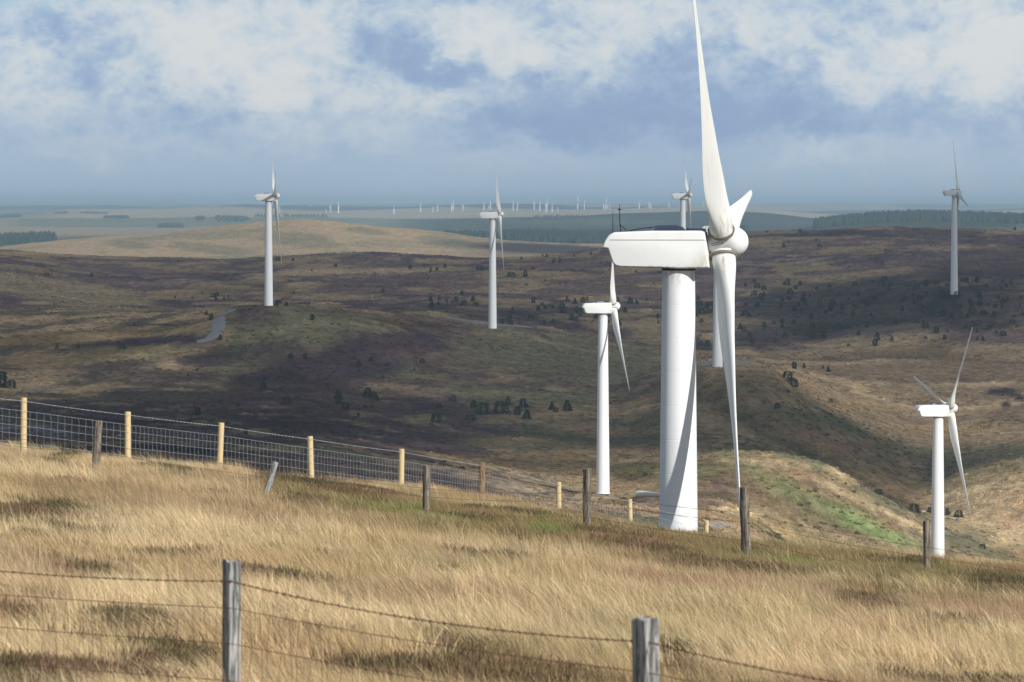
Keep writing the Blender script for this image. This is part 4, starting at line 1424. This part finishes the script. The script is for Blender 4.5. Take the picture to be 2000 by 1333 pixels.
# --- new stock fence along the crest
NEW = [(-152, 752, 101), (48, 776, 102), (250, 804, 103), (428, 826, 106), (608, 853, 109), (783, 878, 113), (940, 905, 118), (1092, 943, 124), (1232, 976, 130), (1380, 1018, 136), (1530, 1066, 143)]
fence = bpy.data.objects.new('stock_fence', None); COL.objects.link(fence)
p0 = pos(NEW[0][0], NEW[0][2])
tag(fence, 'new stock fence of pale posts and galvanised netting along the grassy crest', 'fence')
tops = []
newm = [post_mesh(.074, 1.25, 14, .02, s) for s in range(3)]
for i, (u, row, d) in enumerate(NEW):
    ztop = zz(row, d)
    p = pos(u, d, ztop - 1.25)
    o = link('post', newm[i % 3] if u != 940 else post_mesh(.09, 1.25, 14, .06, 44), fence, M_new if u != 940 else M_brown)
    o.location = p
    o.rotation_euler = (R(random.uniform(-1, 1)), R([2.5, 2.2, 2.0, 2.4, 1.6, 1.2, .5, .8, 1.0, 1, 1][i]), random.uniform(0, 3))
    if u == 940:
        o['label'] = 'thicker brown old strainer post'
    tops.append(p + Vector((0, 0, 1.25)))
off = Vector((0, -.085, 0))
barbed('barbed_strand', [t + off + Vector((0, 0, -.06)) for t in tops], .0042, fence, M_galv, .14, .018, .012)
for k, dz in enumerate([.28, .44, .61, .79, .98, 1.12]):
    wires('line_wire', [t + off + Vector((0, 0, -dz)) for t in tops], .0030 if k else .0036, fence, M_galv)
stay = MB()
stays = []
for i in range(len(tops) - 1):
    a, b = tops[i] + off, tops[i + 1] + off
    L = (b - a).length
    n = max(1, round(L / .165))
    for k in range(1, n + 1):
        if k == n:
            continue
        p = a.lerp(b, k / n)
        stays.append(p)
stm = [MB() for _ in range(4)]
for s, mb in enumerate(stm):
    rr = random.Random(s)
    mb.tube([(rr.uniform(-.008, .008), 0, -.28 - z) for z in (0, .12, .24, .38, .54, .70, .84)], .0023, 4)
stm = [mb.mesh('stay_wire') for mb in stm]
for i, p in enumerate(stays):
    o = link('stay_wire', stm[i % 4], fence, M_galv)
    o.location = p

# --- old fence on the near side
oldf = bpy.data.objects.new('old_fence', None); COL.objects.link(oldf)
tag(oldf, 'old derelict fence of weathered uneven posts and thin rusty wires below the new one', 'fence')
OLD = [(187, 821, 93, .085, 1.08, M_old, 0), (832, 910, 92, .078, .98, M_old, 0), (1147, 917, 92, .085, 1.28, M_old, 1), (1459, 952, 82, .088, 1.36, M_old, 2), (1811, 1016, 80, .062, 1.16, M_old, 0)]
ot = []
for i, (u, row, d, r, h, m_, rg_) in enumerate(OLD):
    ztop = zz(row, d)
    gzv = float(ground(u, d))
    hh = max(.5, ztop - gzv)
    o = link('post', post_mesh(r, hh, 18, .07 + .11 * (rg_ == 1) + .05 * (rg_ == 2), 60 + i, .95), oldf, m_)
    o.location = pos(u, d, gzv)
    o.rotation_euler = (R(1), R([3.5, 0, .5, 1.2, -.5][i]), i * 1.3)
    if rg_ == 1:
        o['label'] = 'gnarled split old post'
    ot.append(Vector(pos(u, d, ztop)))
# leaning silver post
lp_d = 86
gl = pos(511, lp_d)
ztop = zz(903, lp_d)
lv = pos(538, lp_d, ztop) - gl
o = link('post', post_mesh(.062, lv.length, 14, .10, 91), oldf, M_silver, gl)
o['label'] = 'leaning silver-grey post'
o.rotation_euler = lv.to_track_quat('Z', 'Y').to_euler()
fo = Vector((0, -.08, 0))
for dz, sg in ((.45, .06), (.62, .05), (.95, .03)):
    wires('rusty_wire', [ot[0] + fo + Vector((-3, 0, -dz + .3))] + [t + fo + Vector((0, 0, -dz)) for t in ot] + [ot[-1] + Vector((3.2, -1, -dz - .3))], .0035, oldf, M_rust, sg)

# --- near fence
nf = bpy.data.objects.new('barbed_fence', None); COL.objects.link(nf)
tag(nf, 'nearest barbed wire fence with two square grey posts and rusty netting, out of focus', 'fence')
f_post = M_silver
NP = [(-420, 1030, 34.5, .058), (451, 1096, 31.0, .047), (1266, 1210, 27.0, .060), (2150, 1330, 23.5, .055)]
nt = []
for i, (u, row, d, r) in enumerate(NP):
    ztop = zz(row, d); g = float(ground(u, d))
    o = link('post', sawn_post(r, ztop - g, 120 + i), nf, M_silver)
    o.location = pos(u, d, g)
    o.rotation_euler = (0, R([0, .3, -1.2, 0][i]), R(45 + [0, -9, -3, 0][i]))
    nt.append(Vector(pos(u, d, ztop)))
o_ = Vector((0, -.07, 0))
barbed('barbed_strand', [nt[0] + o_ + Vector((0, 0, -.08)), nt[1] + o_ + Vector((0, 0, -.13)), nt[2] + o_ + Vector((0, 0, -.13)), nt[3] + o_ + Vector((0, 0, -.12))], .0035, nf, M_rust, .085, .015, .07)
bands = [.31, .55, .80, 1.0]
for k, dz in enumerate(bands):
    wires('line_wire', [t + o_ + Vector((0, 0, -dz)) for t in nt], .0025, nf, M_rust, .02 + .01 * (k == 0))
for i in range(3):
    a, b = nt[i] + o_, nt[i + 1] + o_
    n = round((b - a).length / .125)
    for k in range(1, n):
        t = k / n
        p = a.lerp(b, t); p.z -= .03 * 4 * t * (1 - t) + .31
        mb_ = bpy.data.meshes.get('near_stay_%d' % (k % 3))
        if mb_ is None:
            q = MB(); q.tube([(0, 0, 0), (random.uniform(-.02, .02), 0, -.24), (random.uniform(-.03, .03), 0, -.49), (0, 0, -.7)], .0016, 4)
            mb_ = q.mesh('near_stay_%d' % (k % 3))
        o = link('stay_wire', mb_, nf, M_rust)
        o.location = p

# ------------------------------------------------------------------ grass and heather on the near hill
def tuft(seed, n, h, spread, lean, wid, cols):
    r = random.Random(seed)
    V = []; Fc = []; C = []
    for _ in range(n):
        a = r.uniform(0, 2 * math.pi); q = spread * math.sqrt(r.random())
        x, y = q * math.cos(a), q * math.sin(a)
        hh = h * r.uniform(.45, 1.15)
        lx = -lean * r.uniform(.5, 1.5) + .18 * math.cos(a) + r.uniform(-.15, .15)
        ly = .16 * math.sin(a) + r.uniform(-.2, .2)
        w = wid * r.uniform(.6, 1.3)
        fa = r.uniform(-.9, .9)
        wx, wy = w * math.cos(fa), w * math.sin(fa)
        P = []
        for t in (0, .35, .7, 1):
            bend = t * t
            P.append((x + lx * hh * bend, y + ly * hh * bend, hh * t * (1 - .25 * abs(lean) * t)))
        b = len(V)
        for k, t in enumerate((1, .85, .5)):
            V.append((P[k][0] - wx * t, P[k][1] - wy * t, P[k][2])); V.append((P[k][0] + wx * t, P[k][1] + wy * t, P[k][2]))
        V.append(P[3])
        Fc += [(b, b + 1, b + 3), (b, b + 3, b + 2), (b + 2, b + 3, b + 5), (b + 2, b + 5, b + 4), (b + 4, b + 5, b + 6)]
        s = r.choice(cols)
        C += [s * r.uniform(.85, 1.15)] * 7
    m = bpy.data.meshes.new('tuft'); m.from_pydata(V, [], Fc); m.update()
    at_ = m.attributes.new('shade', 'FLOAT', 'POINT'); at_.data.foreach_set('value', C)
    m.materials.append(M_grass)
    return m


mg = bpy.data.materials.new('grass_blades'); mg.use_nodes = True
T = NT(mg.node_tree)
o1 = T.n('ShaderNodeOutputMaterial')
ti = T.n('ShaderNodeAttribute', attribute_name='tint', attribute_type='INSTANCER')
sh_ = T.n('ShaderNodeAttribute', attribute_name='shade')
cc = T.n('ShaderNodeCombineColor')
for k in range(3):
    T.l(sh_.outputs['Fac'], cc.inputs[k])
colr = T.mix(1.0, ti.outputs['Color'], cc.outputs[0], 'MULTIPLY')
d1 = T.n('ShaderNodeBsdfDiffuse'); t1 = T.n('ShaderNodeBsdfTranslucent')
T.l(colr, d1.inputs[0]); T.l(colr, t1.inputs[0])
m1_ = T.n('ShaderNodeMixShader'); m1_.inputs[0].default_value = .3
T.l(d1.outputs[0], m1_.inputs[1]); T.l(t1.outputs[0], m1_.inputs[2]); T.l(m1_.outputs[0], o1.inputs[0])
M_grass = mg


def heather_mesh(seed, n=170, h=.23, sp=.26):
    r = random.Random(seed)
    V = []; Fc = []; C = []
    for _ in range(n):
        a = r.uniform(0, 2 * math.pi); q = sp * math.sqrt(r.random())
        x, y = q * math.cos(a) * .6, q * math.sin(a) * .6
        hh = h * r.uniform(.5, 1.1) * (1 - .5 * (q / sp) ** 2)
        tip = Vector((x + .75 * q * math.cos(a) + r.uniform(-.05, .03), y + .75 * q * math.sin(a), hh))
        base = Vector((x, y, 0))
        w = .007
        for s in range(5):
            t0_, t1_ = .15 + s * .17, .15 + s * .17 + .22
            c0 = base.lerp(tip, t0_); c1 = base.lerp(tip, min(1, t1_))
            dv = Vector((r.uniform(-1, 1), r.uniform(-1, 1), 0)).normalized() * r.uniform(.006, .016)
            b = len(V)
            V += [tuple(c0 - dv * .4), tuple(c0 + dv), tuple(c1 + Vector((r.uniform(-.02, .02), r.uniform(-.02, .02), .02)))]
            Fc.append((b, b + 1, b + 2))
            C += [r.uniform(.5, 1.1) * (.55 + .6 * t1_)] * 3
    m = bpy.data.meshes.new('heather'); m.from_pydata(V, [], Fc); m.update()
    at_ = m.attributes.new('shade', 'FLOAT', 'POINT'); at_.data.foreach_set('value', C)
    m.materials.append(M_grass)
    return m


protos = bpy.data.collections.new('grass_sources')
def proto(name, m):
    o = bpy.data.objects.new(name, m); protos.objects.link(o); return o
kinds = []
STRAWS = [(80, .31, .22, .46), (90, .27, .20, .62), (80, .34, .22, .32), (110, .21, .26, .80), (70, .36, .16, .55), (120, .18, .28, .3), (80, .29, .2, .5), (20, .52, .2, .5)]
for s, (n_, h_t, sp_, le_) in enumerate(STRAWS):
    kinds.append(proto('a_straw_%d' % s, tuft(s, n_, h_t, sp_, le_, .0030, (.5, .75, .9, 1.0, 1.1, 1.3))))
for s in range(3):
    kinds.append(proto('b_rush_%d' % s, tuft(30 + s, 90, .29, .22, .38, .0042, (.5, .8, 1.0, 1.2))))
for s in range(3):
    kinds.append(proto('c_heather_%d' % s, heather_mesh(50 + s)))

# scatter points
def in_frame_masks(u, row, x, y):
    n1 = fbm(x / 1.1, y / 2.0, 301, 4)
    n2 = fbm(x / 4.5, y / 7, 311, 3)
    def e(uc, rc, ru, rr_, ang=0.0, wp=.85):
        du = u - uc; dr = row - rc
        ca, sa = math.cos(ang), math.sin(ang)
        q = np.hypot((du * ca + dr * sa) / ru, (-du * sa + dr * ca) / rr_) + (n1 - .5) * 2 * wp
        return 1 - sstep(.55, 1.2, q)
    heath = np.zeros_like(u)
    for a in [(60, 1000, 110, 16, .1), (150, 1042, 50, 8, 0), (320, 915, 40, 8, .1), (560, 938, 90, 7, .05), (700, 958, 90, 6, .1), (245, 1205, 55, 14, .1), (60, 1300, 190, 30, -.05), (330, 1278, 110, 16, .05), (880, 1262, 50, 26, 0),
              (720, 1298, 130, 12, .05), (980, 1318, 230, 26, .05), (1320, 1300, 45, 30, 0), (1690, 1175, 80, 20, .1), (1960, 1140, 70, 16, .1), (1860, 1215, 60, 12, .1),
              (1300, 1078, 60, 10, .2), (1420, 1120, 120, 9, .15), (1490, 1110, 100, 8, .1), (640, 1180, 30, 7, 0), (120, 985, 50, 8, 0), (130, 890, 20, 6, 0), (1150, 1004, 60, 5, .1), (1270, 1075, 40, 8, 0), (45, 1195, 50, 8, 0)]:
        heath = np.maximum(heath, e(*a))
    green = np.zeros_like(u)
    for a in [(780, 985, 260, 26, .12), (1050, 1030, 220, 30, .12), (1350, 1070, 240, 28, .14), (1700, 1105, 260, 26, .12), (1950, 1125, 150, 22, .1), (560, 955, 120, 14, .1), (1380, 1160, 60, 8, .1), (150, 960, 90, 6, .1)]:
        green = np.maximum(green, e(*a))
    lush = np.zeros_like(u)
    for a in [(830, 1000, 60, 14, .2), (1070, 1040, 40, 14, 0), (1080, 1010, 60, 10, 0), (1240, 1060, 60, 10, .1), (1530, 1095, 130, 12, .1), (1860, 1110, 90, 10, .1), (740, 990, 50, 8, .1)]:
        lush = np.maximum(lush, e(*a))
    band = (row - (940 + .125 * (u - 500)))
    rusty = gs(band, 75, 60) * sstep(900, 1300, u) * .9 * sstep(.38, .6, n1) + sstep(.52, .64, n2) * sstep(1150, 1500, u) * .6 + sstep(.56, .66, n1) * .25
    rusty = np.clip(rusty, 0, 1)
    green = np.maximum(green, gs(band, 25, 30) * sstep(480, 640, u) * sstep(.3, .5, n1))
    return heath, green, lush, rusty, n1, n2


NPT = 115000
dq = np.sqrt(rng.uniform(22 ** 2, 140 ** 2, NPT * 3))
keepp = rng.uniform(0, 1, len(dq)) < np.clip(1.15 - dq / 300 + (dq < 60) * .3, 0, 1)
dq = dq[keepp][:NPT]
uq = rng.uniform(-130, 2130, len(dq))
keepc = dq < 128
dq = dq[keepc]; uq = uq[keepc]
zq = ground(uq, dq)
aq = (uq - 1000) / F
xq = dq * np.sin(aq); yq = dq * np.cos(aq)
rowq = HY - (zq + .18) / dq * F
he, gr_, lu, ru_, n1q, n2q = in_frame_masks(uq, rowq, xq, yq)
rnd = rng.uniform(0, 1, len(dq))
kind = rng.integers(0, 7, len(dq))
kind = np.where(rng.uniform(0, 1, len(dq)) < .05, 7, kind)
gr_ = np.clip(gr_ * 1.5, 0, 1); he = np.clip(he * 1.5, 0, 1)
isg = rnd < gr_ * .8
kind = np.where(isg, 8 + rng.integers(0, 3, len(dq)), kind)
speck = sstep(.60, .68, fbm(xq / .8, yq / 1.6, 461, 3)) * sstep(.42, .56, fbm(xq / 5, yq / 9, 471, 3)) * .55
he = np.maximum(he, speck)
ish = rng.uniform(0, 1, len(dq)) < he * .85
kind = np.where(ish, 11 + rng.integers(0, 3, len(dq)), kind)
tint = np.zeros((len(dq), 3))
straw = np.array([.72, .56, .335]); straw2 = np.array([.50, .355, .185]); rustc = np.array([.40, .25, .16])
mixn = sstep(.35, .65, n2q)[:, None]
tint[:] = straw * (1 - mixn * .6) + straw2 * mixn * .6
tint = tint * (1 - ru_[:, None] * .75) + rustc * ru_[:, None] * .75
gcol = np.array([.215, .175, .065])[None] * (1 - lu[:, None]) + np.array([.17, .24, .055])[None] * lu[:, None]
gmix = np.where(isg, .85, gr_ * .35)[:, None]
tint = tint * (1 - gmix) + gcol * gmix
hcol = np.where((n1q > .5)[:, None], np.array([.20, .13, .08])[None], np.array([.165, .135, .07])[None])
tint = np.where(ish[:, None], hcol, tint)
broad = fbm(xq / 3.2, yq / 6.5, 401, 4, .6)[:, None]
brn = sstep(.52, .64, broad)
tint = tint * (1 - .5 * brn) + np.array([.33, .215, .12]) * .5 * brn
olv = sstep(.55, .66, fbm(xq / 2.1, yq / 5, 421, 3, .6))[:, None] * (~ish)[:, None]
tint = tint * (1 - .3 * olv) + np.array([.36, .31, .15]) * .3 * olv
tint *= (.86 + .3 * n1q)[:, None]
tint *= rng.uniform(.88, 1.34, (len(dq), 1))
tus = fbm(xq / .9, yq / 1.1, 431, 2)
scl = rng.uniform(.75, 1.25, len(dq)) * (.6 + .9 * tus)
scl = np.where(dq > 98, scl * .8, scl)
lowh = gs(rowq, 1300, 130)
scl = np.where(ish, np.clip(scl, .75, 1.1) * 1.12, scl * (1 - (.55 + .1 * lowh) * np.clip(he + gr_ * .3, 0, 1)))
scl = scl * (1 - .22 * (dq < 40))
pm = bpy.data.meshes.new('moor_grass')
pm.vertices.add(len(dq)); pm.vertices.foreach_set('co', np.stack([xq, yq, zq - .02], -1).astype(np.float32).ravel())
ak = pm.attributes.new('pick', 'INT', 'POINT'); ak.data.foreach_set('value', kind.astype(np.int32))
ac = pm.attributes.new('tint', 'FLOAT_VECTOR', 'POINT'); ac.data.foreach_set('vector', tint.astype(np.float32).ravel())
asq = pm.attributes.new('size', 'FLOAT', 'POINT'); asq.data.foreach_set('value', scl.astype(np.float32))
ar = pm.attributes.new('turn', 'FLOAT_VECTOR', 'POINT')
rot = np.zeros((len(dq), 3), np.float32); rot[:, 2] = rng.normal(0, .75, len(dq)); rot[:, 0] = rng.normal(0, .08, len(dq))
ar.data.foreach_set('vector', rot.ravel())
grass = link('moor_grass', pm)
tag(grass, 'straw-coloured windblown moor grass with rushes and heather covering the near hill', 'grass', kind='stuff')
# heather and grass clumps of the middle ground
def clump_mesh(seed, n=34):
    r = random.Random(seed); V = []; Fc = []; C = []
    for _ in range(n):
        a = r.uniform(0, 2 * math.pi); q = math.sqrt(r.random()) * .5
        x, y = q * math.cos(a), q * math.sin(a)
        hz = (1 - (q / .55) ** 2) * r.uniform(.5, 1.1) * .30
        w = r.uniform(.05, .12); an3 = r.uniform(0, 3.14)
        dx, dy = w * math.cos(an3), w * math.sin(an3)
        b = len(V)
        V += [(x - dx, y - dy, -.08), (x + dx, y + dy, -.08), (x + dx * .5 - .06, y + dy * .5, hz), (x - dx * .6 - .06, y - dy * .6, hz * .9)]
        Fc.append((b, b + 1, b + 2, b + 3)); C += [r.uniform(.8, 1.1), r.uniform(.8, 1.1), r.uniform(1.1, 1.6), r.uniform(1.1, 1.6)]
    m = bpy.data.meshes.new('clump'); m.from_pydata(V, [], Fc); m.update()
    at_ = m.attributes.new('shade', 'FLOAT', 'POINT'); at_.data.foreach_set('value', C)
    m.materials.append(M_grass)
    return m
protos2 = bpy.data.collections.new('clump_sources')
for s in range(5):
    protos2.objects.link(bpy.data.objects.new('clump_%d' % s, clump_mesh(70 + s)))
NM = 130000
dm = np.sqrt(rng.uniform(400 ** 2, 1900 ** 2, NM)); keepm = rng.uniform(0, 1, NM) < np.clip(1.05 - dm / 1900, .16, 1)
dm = dm[keepm]; um = rng.uniform(-120, 2120, len(dm))
am = (um - 1000) / F; xm = dm * np.sin(am); ym = dm * np.cos(am); zm = ground(um, dm)
ci2 = np.clip(np.round(np.interp(am, AZ, np.arange(NC))).astype(int), 0, NC - 1)
ri2 = np.clip(np.round(np.interp(np.log(dm), lr, np.arange(NR))).astype(int), 0, NR - 1)
tm_ = Cg[ri2, ci2] * rng.uniform(.8, 1.3, (len(dm), 1))
hth = sstep(.5, .58, fbm(xm / 14, ym / 22, 441, 4, .6))[:, None]
tm_ = tm_ * (1 - hth * .5) + np.array([.07, .055, .042]) * hth * .5
pale = (rng.uniform(0, 1, (len(dm), 1)) < .06) * 1.0
tm_ = tm_ * (1 + .4 * pale)
sm_ = rng.uniform(.4, 1.2, len(dm))
okm = np.array([True] * len(dm))
for (u_, d_c) in [(525, 941), (964, 1003), (1862, 1140), (1403, 818), (1180, 625)]:
    okm &= ~((um > 1225) & (um < 1320) & (np.abs(dm - dlb) < 16))
    okm &= np.hypot(xm - d_c * math.sin((u_ - 1000) / F), ym - d_c * math.cos((u_ - 1000) / F)) > 3
for (poly, wd) in [([(385, 668), (405, 664), (420, 655), (428, 640), (427, 622), (438, 612), (462, 605)], 13), ([(866, 621), (905, 625), (945, 633), (985, 636), (1035, 640)], 9), ([(1370, 712), (1395, 711), (1430, 709), (1465, 708)], 12)]:
    rwm = HY - zm / dm * F
    for (a0, b0), (a1, b1) in zip(poly[:-1], poly[1:]):
        t_ = np.clip(((um - a0) * (a1 - a0) + (rwm - b0) * (b1 - b0)) / ((a1 - a0) ** 2 + (b1 - b0) ** 2), 0, 1)
        okm &= ~((np.abs(um - (a0 + t_ * (a1 - a0))) < wd) & (np.abs(rwm - (b0 + t_ * (b1 - b0))) < 4))
xm, ym, zm, sm_, tm_ = xm[okm], ym[okm], zm[okm], sm_[okm], tm_[okm]
pm2 = bpy.data.meshes.new('heather_clumps')
pm2.vertices.add(len(xm)); pm2.vertices.foreach_set('co', np.stack([xm, ym, zm], -1).astype(np.float32).ravel())
pm2.attributes.new('pick', 'INT', 'POINT').data.foreach_set('value', rng.integers(0, 5, len(xm)).astype(np.int32))
pm2.attributes.new('tint', 'FLOAT_VECTOR', 'POINT').data.foreach_set('vector', tm_.astype(np.float32).ravel())
pm2.attributes.new('size', 'FLOAT', 'POINT').data.foreach_set('value', sm_.astype(np.float32))
rt = np.zeros((len(xm), 3), np.float32); rt[:, 2] = rng.uniform(0, 6.28, len(xm))
pm2.attributes.new('turn', 'FLOAT_VECTOR', 'POINT').data.foreach_set('vector', rt.ravel())
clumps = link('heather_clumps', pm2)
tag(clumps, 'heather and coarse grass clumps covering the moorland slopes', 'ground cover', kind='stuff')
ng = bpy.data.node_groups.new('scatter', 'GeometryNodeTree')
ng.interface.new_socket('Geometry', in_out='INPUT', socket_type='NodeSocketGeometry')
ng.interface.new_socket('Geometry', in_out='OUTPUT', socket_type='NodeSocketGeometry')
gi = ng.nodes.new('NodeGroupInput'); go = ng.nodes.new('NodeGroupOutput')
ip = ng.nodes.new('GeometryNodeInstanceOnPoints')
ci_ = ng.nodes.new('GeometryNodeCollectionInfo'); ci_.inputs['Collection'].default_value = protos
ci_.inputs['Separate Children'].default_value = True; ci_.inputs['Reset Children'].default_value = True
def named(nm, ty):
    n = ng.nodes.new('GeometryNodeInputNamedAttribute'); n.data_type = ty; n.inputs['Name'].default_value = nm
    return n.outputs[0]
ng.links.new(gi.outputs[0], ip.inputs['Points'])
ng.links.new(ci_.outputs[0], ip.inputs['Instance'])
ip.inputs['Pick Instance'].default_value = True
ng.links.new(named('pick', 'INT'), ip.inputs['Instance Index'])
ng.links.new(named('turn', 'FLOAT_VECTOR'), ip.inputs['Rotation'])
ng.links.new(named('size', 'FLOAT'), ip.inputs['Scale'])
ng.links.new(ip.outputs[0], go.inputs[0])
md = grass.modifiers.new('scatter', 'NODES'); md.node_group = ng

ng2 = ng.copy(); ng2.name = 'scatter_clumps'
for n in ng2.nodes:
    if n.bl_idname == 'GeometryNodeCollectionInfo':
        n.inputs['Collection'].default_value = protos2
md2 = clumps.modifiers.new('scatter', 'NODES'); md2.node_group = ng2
